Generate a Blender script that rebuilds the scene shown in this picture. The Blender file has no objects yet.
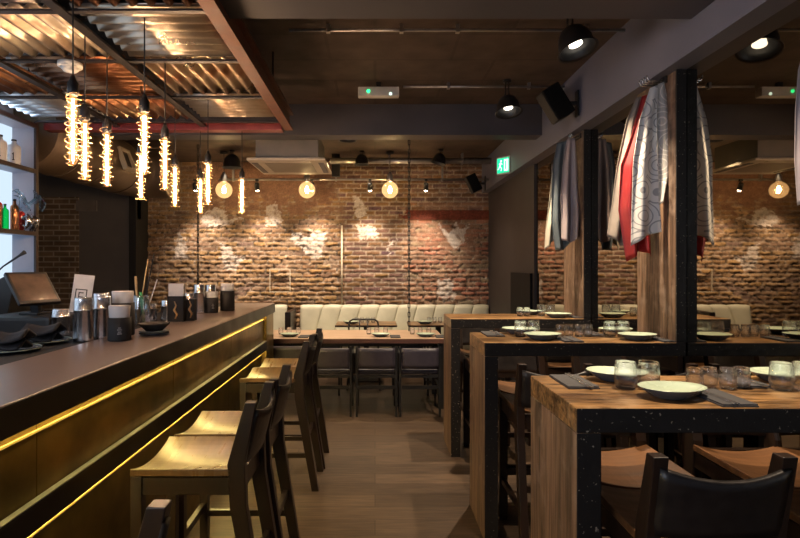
import bpy, bmesh, math, random
import numpy as np
from mathutils import Vector, Matrix, noise as mnoise
random.seed(7)
S = bpy.context.scene
COL = S.collection
PI = math.pi
EYE = 1.53

# ------------------------------------------------------------------ materials
def new_mat(name):
    m = bpy.data.materials.new(name); m.use_nodes = True
    nt = m.node_tree
    for n in list(nt.nodes): nt.nodes.remove(n)
    out = nt.nodes.new('ShaderNodeOutputMaterial')
    return m, nt, out
def N(nt, t, **kw):
    n = nt.nodes.new(t)
    for k, v in kw.items(): setattr(n, k, v)
    return n
def ramp(nt, stops):
    r = N(nt, 'ShaderNodeValToRGB'); e = r.color_ramp.elements
    while len(e) < len(stops): e.new(.5)
    for q, (p, c) in zip(e, stops): q.position = p; q.color = (*c, 1)
    return r
def principled(nt, out, rough=.5, metal=0, spec=.5):
    b = N(nt, 'ShaderNodeBsdfPrincipled')
    b.inputs['Roughness'].default_value = rough; b.inputs['Metallic'].default_value = metal
    b.inputs['Specular IOR Level'].default_value = spec
    nt.links.new(b.outputs[0], out.inputs[0]); return b
def mat(name, c1, c2=None, rough=.5, metal=0, scale=6, stretch=(1, 1, 1), bump=.15, spec=.5, detail=5, lo=.35, hi=.65, rvar=.12, bdist=.01):
    """two-tone noise material, all surfaces are built on this"""
    m, nt, out = new_mat(name); L = nt.links.new
    c2 = c2 or tuple(x * .8 for x in c1)
    b = principled(nt, out, rough, metal, spec)
    tc = N(nt, 'ShaderNodeTexCoord'); mp = N(nt, 'ShaderNodeMapping'); mp.inputs['Scale'].default_value = stretch
    L(tc.outputs['Object'], mp.inputs[0])
    ns = N(nt, 'ShaderNodeTexNoise'); ns.inputs['Scale'].default_value = scale; ns.inputs['Detail'].default_value = detail
    L(mp.outputs[0], ns.inputs['Vector'])
    r = ramp(nt, [(lo, c1), (hi, c2)]); L(ns.outputs[0], r.inputs[0]); L(r.outputs[0], b.inputs['Base Color'])
    mr = N(nt, 'ShaderNodeMapRange'); mr.inputs[3].default_value = max(.02, rough - rvar); mr.inputs[4].default_value = min(1, rough + rvar)
    L(ns.outputs[0], mr.inputs[0]); L(mr.outputs[0], b.inputs['Roughness'])
    if bump:
        bp = N(nt, 'ShaderNodeBump'); bp.inputs['Strength'].default_value = bump; bp.inputs['Distance'].default_value = bdist
        L(ns.outputs[0], bp.inputs['Height']); L(bp.outputs[0], b.inputs['Normal'])
    return m
def emit(name, col, st):
    m, nt, out = new_mat(name); e = N(nt, 'ShaderNodeEmission')
    e.inputs[0].default_value = (*col, 1); e.inputs[1].default_value = st
    nt.links.new(e.outputs[0], out.inputs[0]); return m
def glassy(name, col=(1, 1, 1), trans=.55, rough=0, emis=None, est=0, ior=1.45):
    m, nt, out = new_mat(name); L = nt.links.new
    g = N(nt, 'ShaderNodeBsdfGlass'); g.inputs['Color'].default_value = (*col, 1); g.inputs['Roughness'].default_value = rough; g.inputs['IOR'].default_value = ior
    t = N(nt, 'ShaderNodeBsdfTransparent'); t.inputs[0].default_value = (*col, 1)
    mx = N(nt, 'ShaderNodeMixShader'); mx.inputs[0].default_value = trans
    L(g.outputs[0], mx.inputs[1]); L(t.outputs[0], mx.inputs[2])
    if emis:
        e = N(nt, 'ShaderNodeEmission'); e.inputs[0].default_value = (*emis, 1); e.inputs[1].default_value = est
        a = N(nt, 'ShaderNodeAddShader'); L(mx.outputs[0], a.inputs[0]); L(e.outputs[0], a.inputs[1]); L(a.outputs[0], out.inputs[0])
    else: L(mx.outputs[0], out.inputs[0])
    return m
def bulb_glass(name, tint, fac, emis, est):
    m, nt, out = new_mat(name); L = nt.links.new
    t = N(nt, 'ShaderNodeBsdfTransparent'); t.inputs[0].default_value = (*tint, 1)
    g = N(nt, 'ShaderNodeBsdfGlossy'); g.inputs['Roughness'].default_value = .05
    mx = N(nt, 'ShaderNodeMixShader'); mx.inputs[0].default_value = fac
    L(t.outputs[0], mx.inputs[1]); L(g.outputs[0], mx.inputs[2])
    e = N(nt, 'ShaderNodeEmission'); e.inputs[0].default_value = (*emis, 1); e.inputs[1].default_value = est
    a = N(nt, 'ShaderNodeAddShader'); L(mx.outputs[0], a.inputs[0]); L(e.outputs[0], a.inputs[1]); L(a.outputs[0], out.inputs[0])
    return m

def brick_mat(name, c1, c2, mortar, bw, rh, ms, rough, coord_rot=None, bump=.4, grain=None, spec=.5, rlo=None):
    m, nt, out = new_mat(name); L = nt.links.new
    b = principled(nt, out, rough, 0, spec)
    tc = N(nt, 'ShaderNodeTexCoord'); mp = N(nt, 'ShaderNodeMapping')
    if coord_rot: mp.inputs['Rotation'].default_value = coord_rot
    L(tc.outputs['Object'], mp.inputs[0])
    br = N(nt, 'ShaderNodeTexBrick'); br.inputs['Scale'].default_value = 1
    br.inputs['Color1'].default_value = (*c1, 1); br.inputs['Color2'].default_value = (*c2, 1); br.inputs['Mortar'].default_value = (*mortar, 1)
    br.inputs['Brick Width'].default_value = bw; br.inputs['Row Height'].default_value = rh; br.inputs['Mortar Size'].default_value = ms
    br.offset = .37; br.inputs['Bias'].default_value = 0
    L(mp.outputs[0], br.inputs['Vector'])
    ns = N(nt, 'ShaderNodeTexNoise'); ns.inputs['Scale'].default_value = 5; ns.inputs['Detail'].default_value = 8
    mp2 = N(nt, 'ShaderNodeMapping'); mp2.inputs['Scale'].default_value = grain or (1, 1, 1)
    L(mp.outputs[0], mp2.inputs[0]); L(mp2.outputs[0], ns.inputs['Vector'])
    r = ramp(nt, [(.25, (.5, .5, .5)), (.75, (1.25, 1.2, 1.15))]); L(ns.outputs[0], r.inputs[0])
    mx = N(nt, 'ShaderNodeMix', data_type='RGBA', blend_type='MULTIPLY'); mx.inputs[0].default_value = 1
    L(br.outputs['Color'], mx.inputs[6]); L(r.outputs[0], mx.inputs[7]); L(mx.outputs[2], b.inputs['Base Color'])
    bp = N(nt, 'ShaderNodeBump'); bp.inputs['Strength'].default_value = bump; bp.inputs['Distance'].default_value = .01
    iv = N(nt, 'ShaderNodeMath', operation='MULTIPLY_ADD'); iv.inputs[1].default_value = -1.0
    L(br.outputs['Fac'], iv.inputs[0]); L(ns.outputs[0], iv.inputs[2]); L(iv.outputs[0], bp.inputs['Height']); L(bp.outputs[0], b.inputs['Normal'])
    return m

M = {}
M['paint'] = mat('painted_plaster', (.060, .060, .074), (.075, .073, .088), .5, scale=3, bump=.05)
M['bulk_lit'] = mat('blue_grey_paint_lit', (.14, .145, .195), (.165, .17, .225), .55, scale=3, bump=.05)  # beam paint lightened and blued to imitate cool light on the bulkhead
M['wallpaint'] = mat('dark_wall_paint', (.040, .034, .036), (.050, .042, .043), .6, scale=3, bump=.05)
M['ceil'] = brick_mat('ceiling_brown', (.078, .055, .043), (.10, .071, .056), (.066, .047, .037), .9, .45, .012, .7, bump=.25)
M['floor'] = brick_mat('floor_planks', (.062, .040, .027), (.110, .072, .048), (.022, .014, .009), 1.7, .18, .0025, .40, bump=.12, grain=(1, 9, 1), spec=.35)
M['brickdim'] = brick_mat('old_brick', (.16, .11, .07), (.24, .17, .11), (.42, .38, .30), .225, .075, .010, .85, coord_rot=(-PI/2, 0, 0), bump=.9)
M['black'] = mat('matt_black_metal', (.010, .010, .011), (.016, .015, .016), .42, scale=20, bump=.05)
M['blackrough'] = mat('black_paint', (.012, .012, .013), (.02, .019, .019), .7, scale=10, bump=.1)
M['steel'] = mat('polished_steel', (.72, .73, .76), (.90, .90, .93), .24, 1, scale=30, bump=.02, rvar=.04)
M['pipe'] = mat('galvanised_pipe', (.36, .34, .33), (.5, .48, .46), .36, .9, scale=12, bump=.05)
M['duct'] = mat('dull_duct_metal', (.15, .105, .066), (.20, .145, .095), .45, .4, scale=5, bump=.1)
M['rustbeam'] = mat('rust_red_steel', (.10, .026, .012), (.16, .048, .02), .5, .2, scale=9, bump=.3)
M['redbeam'] = mat('maroon_steel', (.16, .022, .02), (.22, .035, .03), .4, .2, scale=9, bump=.1)
M['angle'] = mat('dark_angle_iron', (.035, .03, .03), (.06, .05, .045), .45, .6, scale=15, bump=.1)
def sheet(name, zinc, rust, lo, hi):
    return mat(name, zinc, rust, .30, .82, scale=3.2, bump=.1, lo=lo, hi=hi, detail=9, rvar=.08)
M['zinc'] = sheet('pale_corrugated_zinc', (.66, .57, .46), (.40, .26, .15), .48, .74)
M['rust'] = sheet('rusty_corrugated_iron', (.36, .18, .085), (.17, .065, .028), .36, .62)
M['halfrust'] = sheet('part_rusted_iron', (.58, .44, .30), (.28, .12, .05), .42, .58)
M['zincblue'] = sheet('clean_corrugated_zinc', (.72, .73, .75), (.56, .54, .52), .4, .7)
M['gold'] = mat('aged_brass_panel', (.23, .145, .04), (.085, .052, .015), .32, .85, scale=3.5, bump=.12, lo=.38, hi=.66, detail=8)
M['goldtrim'] = mat('bright_brass_trim', (.75, .55, .22), (.65, .45, .18), .35, .6, scale=20, bump=0)
M['bartop'] = mat('brown_counter_stone', (.27, .20, .17), (.30, .22, .185), .30, scale=9, bump=0, spec=.6, rvar=.02)
M['barband'] = mat('black_stained_band', (.012, .009, .008), (.018, .014, .012), .38, scale=8, bump=.04)
M['metaledge'] = mat('brushed_steel_strip', (.42, .42, .40), (.5, .5, .48), .35, .9, scale=20, bump=.02)
def wood2(name, c1, c2, worn, rough, stretch, k=1.0, lowf=.28):
    m, nt, out = new_mat(name); L = nt.links.new
    b = principled(nt, out, rough, 0, .45)
    tc = N(nt, 'ShaderNodeTexCoord'); mp = N(nt, 'ShaderNodeMapping'); mp.inputs['Scale'].default_value = stretch; L(tc.outputs['Object'], mp.inputs[0])
    def nz(sc, det, src): n = N(nt, 'ShaderNodeTexNoise'); n.inputs['Scale'].default_value = sc; n.inputs['Detail'].default_value = det; L(src, n.inputs['Vector']); return n
    a = nz(2.2, 8, mp.outputs[0]); f = nz(9, 10, mp.outputs[0]); w = nz(14, 8, tc.outputs['Object']); w2 = nz(2.5, 3, tc.outputs['Object'])
    r = ramp(nt, [(.32, c2), (.55, c1), (.72, tuple(x*1.35 for x in c1))]); L(a.outputs[0], r.inputs[0])
    rf = ramp(nt, [(.35, (lowf, lowf*.95, lowf*.9)), (.6, (1.35, 1.35, 1.35))]); L(f.outputs[0], rf.inputs[0])
    mx = N(nt, 'ShaderNodeMix', data_type='RGBA', blend_type='MULTIPLY'); mx.inputs[0].default_value = 1; L(r.outputs[0], mx.inputs[6]); L(rf.outputs[0], mx.inputs[7])
    mul = N(nt, 'ShaderNodeMath', operation='MULTIPLY'); L(w.outputs[0], mul.inputs[0]); L(w2.outputs[0], mul.inputs[1])
    rw = ramp(nt, [(.27, (0, 0, 0)), (.42, (k, k, k))]); L(mul.outputs[0], rw.inputs[0])
    m2 = N(nt, 'ShaderNodeMix', data_type='RGBA', blend_type='MIX'); L(rw.outputs[0], m2.inputs[0]); L(mx.outputs[2], m2.inputs[6]); m2.inputs[7].default_value = (*worn, 1)
    L(m2.outputs[2], b.inputs['Base Color'])
    bp = N(nt, 'ShaderNodeBump'); bp.inputs['Strength'].default_value = .5; bp.inputs['Distance'].default_value = .008
    L(f.outputs[0], bp.inputs['Height']); L(bp.outputs[0], b.inputs['Normal']); return m
M['twood'] = wood2('reclaimed_table_wood', (.26, .14, .055), (.07, .034, .015), (.46, .30, .16), .30, (1, 6, 6), .6)
M['pwood'] = wood2('reclaimed_upright_wood', (.16, .096, .060), (.062, .037, .024), (.28, .20, .15), .5, (6, 6, .5), .75, .55)
def edge_black():
    m, nt, out = new_mat('black_painted_wood_edge'); L = nt.links.new
    b = principled(nt, out, .42, 0, .3)
    tc = N(nt, 'ShaderNodeTexCoord')
    v = N(nt, 'ShaderNodeTexNoise'); v.inputs['Scale'].default_value = 85; v.inputs['Detail'].default_value = 2; L(tc.outputs['Object'], v.inputs['Vector'])
    r = ramp(nt, [(.675, (.017, .0145, .0135)), (.73, (.34, .28, .22))]); L(v.outputs[0], r.inputs[0]); L(r.outputs[0], b.inputs['Base Color'])
    n = N(nt, 'ShaderNodeTexNoise'); n.inputs['Scale'].default_value = 14; n.inputs['Detail'].default_value = 8; L(tc.outputs['Object'], n.inputs['Vector'])
    bp = N(nt, 'ShaderNodeBump'); bp.inputs['Strength'].default_value = .6; bp.inputs['Distance'].default_value = .01
    L(n.outputs[0], bp.inputs['Height']); L(bp.outputs[0], b.inputs['Normal'])
    return m
M['edge'] = edge_black()
M['darkwood'] = mat('dark_stained_stool_wood', (.028, .014, .009), (.016, .009, .006), .36, scale=5, stretch=(4, 4, 1), bump=.1)
M['seatwood'] = mat('oak_seat_wood', (.20, .115, .055), (.13, .070, .032), .30, scale=4, stretch=(1, 6, 1), bump=.08)
M['jet'] = mat('jet_black_plastic', (.004, .004, .004), (.006, .006, .006), .6, scale=20, bump=.03, spec=.12)
M['seatwood_shade'] = mat('shaded_reddish_seat_wood', (.15, .068, .028), (.09, .040, .017), .34, scale=4, stretch=(1, 6, 1), bump=.08)  # seat wood darkened to put in the shade under the high tables
M['rededge'] = mat('red_brown_table_edge', (.16, .075, .055), (.11, .05, .038), .45, scale=5, bump=.05)
M['leather'] = mat('black_leather', (.013, .010, .010), (.020, .015, .014), .40, scale=25, bump=.12)
M['greyleather'] = mat('charcoal_leather', (.040, .034, .050), (.052, .044, .060), .42, scale=25, bump=.12)
M['lowwood'] = mat('pale_far_table_wood', (.52, .36, .25), (.42, .28, .19), .40, scale=4, stretch=(1, 7, 7), bump=.06)
M['cream'] = mat('cream_leather', (.56, .54, .42), (.49, .47, .36), .5, scale=6, bump=.05)
M['white'] = mat('white_plastic', (.70, .69, .66), (.64, .63, .60), .45, scale=10, bump=.02)
M['beige'] = mat('beige_plastic', (.62, .54, .42), (.56, .49, .38), .45, scale=10, bump=.02)
M['plate'] = mat('celadon_glaze', (.48, .57, .44), (.44, .52, .40), .25, scale=12, bump=.02)
M['plateunder'] = mat('dark_stoneware', (.07, .085, .11), (.09, .105, .13), .25, scale=12, bump=.02)
M['napkin'] = mat('charcoal_napkin', (.045, .042, .046), (.058, .054, .056), .85, scale=60, bump=.3)
M['blacknapkin'] = mat('black_napkin', (.013, .011, .013), (.022, .018, .02), .7, scale=30, bump=.3)
M['paper'] = mat('white_paper', (.72, .70, .70), (.66, .64, .64), .8, scale=15, bump=.05)
def thin_glass(name, tint, blend, base=.05):
    m, nt, out = new_mat(name); L = nt.links.new
    t = N(nt, 'ShaderNodeBsdfTransparent'); t.inputs[0].default_value = (*tint, 1)
    g = N(nt, 'ShaderNodeBsdfGlossy'); g.inputs['Roughness'].default_value = .02; g.inputs['Color'].default_value = (.95, .97, 1, 1)
    lw = N(nt, 'ShaderNodeLayerWeight'); lw.inputs[0].default_value = blend
    mr_ = N(nt, 'ShaderNodeMapRange'); mr_.inputs[3].default_value = base; mr_.inputs[4].default_value = .85; L(lw.outputs['Facing'], mr_.inputs[0])
    pw = N(nt, 'ShaderNodeMath', operation='POWER'); pw.inputs[1].default_value = 1.6; L(mr_.outputs[0], pw.inputs[0])
    mx = N(nt, 'ShaderNodeMixShader'); L(pw.outputs[0], mx.inputs[0]); L(t.outputs[0], mx.inputs[1]); L(g.outputs[0], mx.inputs[2]); L(mx.outputs[0], out.inputs[0]); return m
M['glass'] = glassy('clear_glass', (.97, .98, 1), trans=.3, rough=.035)
M['jar'] = thin_glass('jar_glass', (.90, .94, .96), .5, .35)
M['green'] = glassy('green_glass', (.08, .75, .28), .3)
M['amber'] = mat('copper_bottle', (.40, .17, .07), (.3, .12, .05), .3, .6, scale=8, bump=.02)
M['redglass'] = mat('red_bottle', (.42, .02, .015), (.3, .02, .01), .2, scale=8, bump=0)
M['whitebottle'] = mat('white_ceramic_bottle', (.60, .62, .66), (.55, .57, .6), .3, scale=8, bump=0)
M['wood'] = mat('bamboo', (.5, .34, .16), (.42, .27, .12), .5, scale=20, bump=0)
M['shelfback'] = emit('lit_shelf_back', (.66, .82, 1.0), .75)
M['shelfpaint'] = mat('blue_grey_shelf_side', (.30, .32, .40), (.34, .36, .44), .5, scale=5, bump=.02)
M['shelfwood'] = mat('dark_red_shelf_edge', (.022, .010, .009), (.03, .014, .012), .45, scale=5, bump=.05)
M['tube'] = bulb_glass('tube_glass', (1, .93, .82), .05, (1, .42, .14), .35)
M['fil'] = emit('tube_filament', (1, .66, .42), 220)
M['globe'] = bulb_glass('globe_glass', (1, .90, .70), .06, (1, .60, .27), .42)
M['gfil'] = emit('globe_filament', (1, .72, .38), 170)
M['brass'] = mat('brass_wire', (.78, .50, .24), (.66, .42, .2), .4, .5, scale=20, bump=0)
M['lampglow'] = emit('lamp_bulb_face', (1, .88, .72), 3)
M['spotglow'] = emit('spot_bulb_face', (1, .86, .66), 30)
M['led'] = emit('led_strip_glow', (1, .76, .25), 48)
M['bluefill'] = emit('added_cold_fill', (.62, .80, 1.0), 9)  # glow added above the shelves to throw cold light on the canopy sheets
M['exitgreen'] = emit('exit_sign_green', (.01, .62, .28), 1.3)
M['exitwhite'] = emit('exit_sign_white', (.75, 1, .85), 1.3)
M['ledgreen'] = emit('green_indicator', (.05, 1, .3), 1.5)
M['cord'] = mat('black_cord', (.012, .012, .012), (.02, .02, .02), .6, scale=20, bump=0)
M['screen'] = mat('dark_screen_glass', (.006, .007, .009), (.009, .010, .012), .6, scale=3, bump=0, rvar=.03, spec=.15)
M['possc'] = mat('till_screen_glass', (.17, .12, .09), (.10, .075, .06), .12, scale=14, bump=0, rvar=.03)
def mirror_mat():
    m, nt, out = new_mat('smoked_mirror'); g = N(nt, 'ShaderNodeBsdfGlossy')
    g.inputs['Color'].default_value = (.40, .36, .30, 1); g.inputs['Roughness'].default_value = .015
    nt.links.new(g.outputs[0], out.inputs[0]); return m
M['mirror'] = mirror_mat()
M['dblock'] = mat('dark_door_paint', (.14, .13, .12), (.16, .148, .135), .55, scale=3, bump=.03)
M['palepatch'] = mat('pale_plaster', (.22, .20, .18), (.18, .16, .14), .8, scale=6, bump=.1)

# ------------------------------------------------------------------ mesh building
class MB:
    def __init__(self): self.bm = bmesh.new(); self.smooth = []
    def box(self, x0, x1, y0, y1, z0, z1, bev=0, mtx=None):
        b = self.bm; v = []
        for z in (z0, z1):
            for x, y in ((x0, y0), (x1, y0), (x1, y1), (x0, y1)): v.append(b.verts.new((x, y, z)))
        fs = [b.faces.new([v[i] for i in q]) for q in ((3, 2, 1, 0), (4, 5, 6, 7), (0, 1, 5, 4), (1, 2, 6, 5), (2, 3, 7, 6), (3, 0, 4, 7))]
        if bev:
            es = list({e for f in fs for e in f.edges})
            r = bmesh.ops.bevel(b, geom=es, offset=bev, segments=2, affect='EDGES', profile=.6)
            v = list({w for f in r['faces'] for w in f.verts} | {w for w in v if w.is_valid})
        if mtx:
            for w in v: w.co = mtx @ w.co
        return self
    def bar(self, a, c, w, d=None, up=(0, 0, 1), bev=0):
        """rectangular bar from a to c"""
        a, c = Vector(a), Vector(c); d = d or w; ax = (c - a); L = ax.length; ax.normalize()
        u = Vector(up)
        if abs(ax.dot(u)) > .95: u = Vector((0, 1, 0))
        s = ax.cross(u).normalized(); u = s.cross(ax)
        m = Matrix((( *s, ), (*u,), (*ax,))).transposed().to_4x4(); m.translation = a
        return self.box(-w/2, w/2, -d/2, d/2, 0, L, bev, m)
    def tube(self, pts, r, n=8, cap=True, closed=False):
        b = self.bm; pts = [Vector(p) for p in pts]; rings = []; prev = None
        for i, p in enumerate(pts):
            if closed: t = pts[(i+1) % len(pts)] - pts[i-1]
            else: t = pts[min(i+1, len(pts)-1)] - pts[max(i-1, 0)]
            t.normalize()
            if prev is None:
                s = t.cross(Vector((0, 0, 1)) if abs(t.z) < .9 else Vector((1, 0, 0))).normalized()
            else:
                s = prev - t * prev.dot(t); s.normalize()
            prev = s; u = t.cross(s); rr = r[i] if isinstance(r, (list, tuple)) else r
            rings.append([b.verts.new(p + s*math.cos(2*PI*k/n)*rr + u*math.sin(2*PI*k/n)*rr) for k in range(n)])
        m = len(rings)
        for i in range(m if closed else m-1):
            A, B = rings[i], rings[(i+1) % m]
            for k in range(n):
                f = b.faces.new((A[k], A[(k+1) % n], B[(k+1) % n], B[k])); f.smooth = True
        if cap and not closed:
            b.faces.new(rings[0][::-1]); b.faces.new(rings[-1])
        return self
    def lathe(self, prof, c=(0, 0, 0), n=24, mtx=None, sx=1, sy=1, wob=None):
        b = self.bm; c = Vector(c); rings = []
        for r, z in prof:
            if r < 1e-6: rings.append([b.verts.new((0, 0, z))])
            else:
                ring = []
                for k in range(n):
                    a = 2*PI*k/n; rr = r * (wob(a, r) if wob else 1)
                    ring.append(b.verts.new((rr*math.cos(a)*sx, rr*math.sin(a)*sy, z)))
                rings.append(ring)
        for A, B in zip(rings, rings[1:]):
            for k in range(n):
                q = (k+1) % n
                if len(A) == 1 and len(B) == 1: continue
                if len(A) == 1: f = b.faces.new((A[0], B[q], B[k]))
                elif len(B) == 1: f = b.faces.new((A[k], A[q], B[0]))
                else: f = b.faces.new((A[k], A[q], B[q], B[k]))
                f.smooth = True
        for ring in rings:
            for w in ring: w.co = (mtx @ w.co if mtx else w.co) + c
        return self
    def prism(self, poly, axis, d0, d1):
        """polygon (a,b) extruded along axis; axis 'x': (y,z); 'y': (x,z); 'z': (x,y)"""
        f = {'x': lambda a, c, d: (d, a, c), 'y': lambda a, c, d: (a, d, c), 'z': lambda a, c, d: (a, c, d)}[axis]
        A = [self.bm.verts.new(f(a, c, d0)) for a, c in poly]; B = [self.bm.verts.new(f(a, c, d1)) for a, c in poly]
        n = len(poly); self.bm.faces.new(A[::-1]); self.bm.faces.new(B)
        for k in range(n): self.bm.faces.new((A[k], A[(k+1) % n], B[(k+1) % n], B[k]))
        return self
    def grid(self, fn, nu, nv, closed_u=False):
        b = self.bm; V = [[b.verts.new(fn(i/nu, j/nv)) for j in range(nv+1)] for i in range(nu+1)]
        for i in range(nu):
            for j in range(nv):
                f = b.faces.new((V[i][j], V[i+1][j], V[i+1][j+1], V[i][j+1])); f.smooth = True
        return self
    def solid(self, fn, nu, nv, th, smooth=True):
        """sheet fn(u,v) with thickness th along its normal direction"""
        self.grid(fn, nu, nv)
        self.th = th
        return self
    def build(self, name, m, parent=None, pick=None, solid=None, bevel=None, sub=0):
        bm = self.bm
        bmesh.ops.recalc_face_normals(bm, faces=bm.faces)
        me = bpy.data.meshes.new(name)
        ms = m if isinstance(m, list) else [m]
        for x in ms: me.materials.append(x)
        if pick:
            bm.normal_update()
            for f in bm.faces: f.material_index = pick(f)
        bm.to_mesh(me); bm.free()
        o = bpy.data.objects.new(name, me); COL.objects.link(o)
        if parent: o.parent = parent
        if solid:
            md = o.modifiers.new('thickness', 'SOLIDIFY'); md.thickness = solid; md.offset = 0
        if bevel:
            md = o.modifiers.new('bevel', 'BEVEL'); md.width = bevel; md.segments = 2; md.limit_method = 'ANGLE'
        if sub:
            md = o.modifiers.new('sub', 'SUBSURF'); md.levels = sub; md.render_levels = sub
        return o
def tag(o, label=None, cat=None, group=None, kind=None):
    if label: o['label'] = label
    if cat: o['category'] = cat
    if group: o['group'] = group
    if kind: o['kind'] = kind
    return o
def thing(name, label, cat, loc=(0, 0, 0), rz=0, group=None):
    o = bpy.data.objects.new(name, None); COL.objects.link(o); o.empty_display_size = .1
    o.location = loc; o.rotation_euler = (0, 0, rz)
    return tag(o, label, cat, group)
def struct(name, mb, m, label=None, cat=None, **kw):
    o = mb.build(name, m, **kw); return tag(o, label, cat, kind='structure')
def kids(o): return [c for c in COL.objects if c.parent == o]
def copy_tree(o, parent=None, kmap={}):
    c = o.copy(); COL.objects.link(c)
    if parent: c.parent = parent
    for ch in [x for x in list(COL.objects) if x.parent == o]: copy_tree(ch, c)
    return c
def dup(o, loc, rz=0, label=None, group=None):
    c = copy_tree(o); c.location = loc; c.rotation_euler = (0, 0, rz)
    if label: c['label'] = label
    if group: c['group'] = group
    return c
ORD = ['first', 'second', 'third', 'fourth', 'fifth', 'sixth', 'seventh', 'eighth', 'ninth', 'tenth']

# ------------------------------------------------------------------ room shell
CZ = 3.07; YB = 8.1; XR = 1.70; XM = 1.72
struct('floor', MB().box(-5.6, 1.9, -1.2, YB+.1, -.1, 0), M['floor'], 'dark oak plank floor laid across the room', 'floor')
struct('ceiling', MB().box(-5.6, 2.0, -1.2, YB+.1, CZ, CZ+.1), M['ceil'], 'brown painted ceiling between the dark beams', 'ceiling')
struct('wall_right', MB().box(XR, XR+.2, 5.77, YB, 0, 2.61).box(XM+.02, XM+.2, -1.2, 5.77, 0, 2.61), M['wallpaint'], 'dark grey right wall', 'wall')
struct('trim_1', MB().box(1.60, 1.9, -1.2, YB, 2.61, CZ), M['bulk_lit'], 'blue grey bulkhead running along above the mirror', 'bulkhead')
struct('trim_2', MB().box(-5.6, 1.60, 2.53, 2.73, 2.775, CZ), M['paint'], 'near dark ceiling beam crossing the room', 'beam')
struct('trim_3', MB().box(-2.70, 1.60, 5.17, 5.37, 2.775, CZ), M['paint'], 'far dark ceiling beam crossing the room', 'beam')
struct('wall_left', MB().box(-5.6, -5.5, -1.2, YB, 0, CZ).box(-3.08, -2.98, -1.2, 4.45, 0, CZ), M['wallpaint'], 'dark wall behind the bar shelves', 'wall')
struct('wall_left_rear', MB().box(-5.5, -4.23, 7.7, 7.85, 0, 2.5), M['brickdim'], 'dim old brick wall beside the dark door', 'wall')
struct('wall_left_upper', MB().box(-5.5, -3.4, 7.72, 7.85, 2.5, CZ).box(-4.23, -3.4, 7.72, 7.85, 2.19, 2.5), M['dblock'], 'dark plaster above the rear door', 'wall')
struct('door_1', MB().box(-4.23, -3.5, 7.72, 7.76, 0, 2.19), M['dblock'], 'plain dark door in the rear corner', 'door')
struct('trim_4', MB().box(-3.5, -3.4, 7.68, YB, 0, 2.6), M['blackrough'], 'dark pier between the door and the brick wall', 'pier')
struct('trim_5', MB().box(-4.26, -3.97, 7.69, 7.72, 2.30, 2.45), M['palepatch'], 'pale lintel patch above the dark door', 'lintel')
struct('baseboard_right', MB().box(XR-.015, XR, 5.8, YB, 0, .12), M['black'], 'black baseboard on the right wall', 'baseboard')

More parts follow.
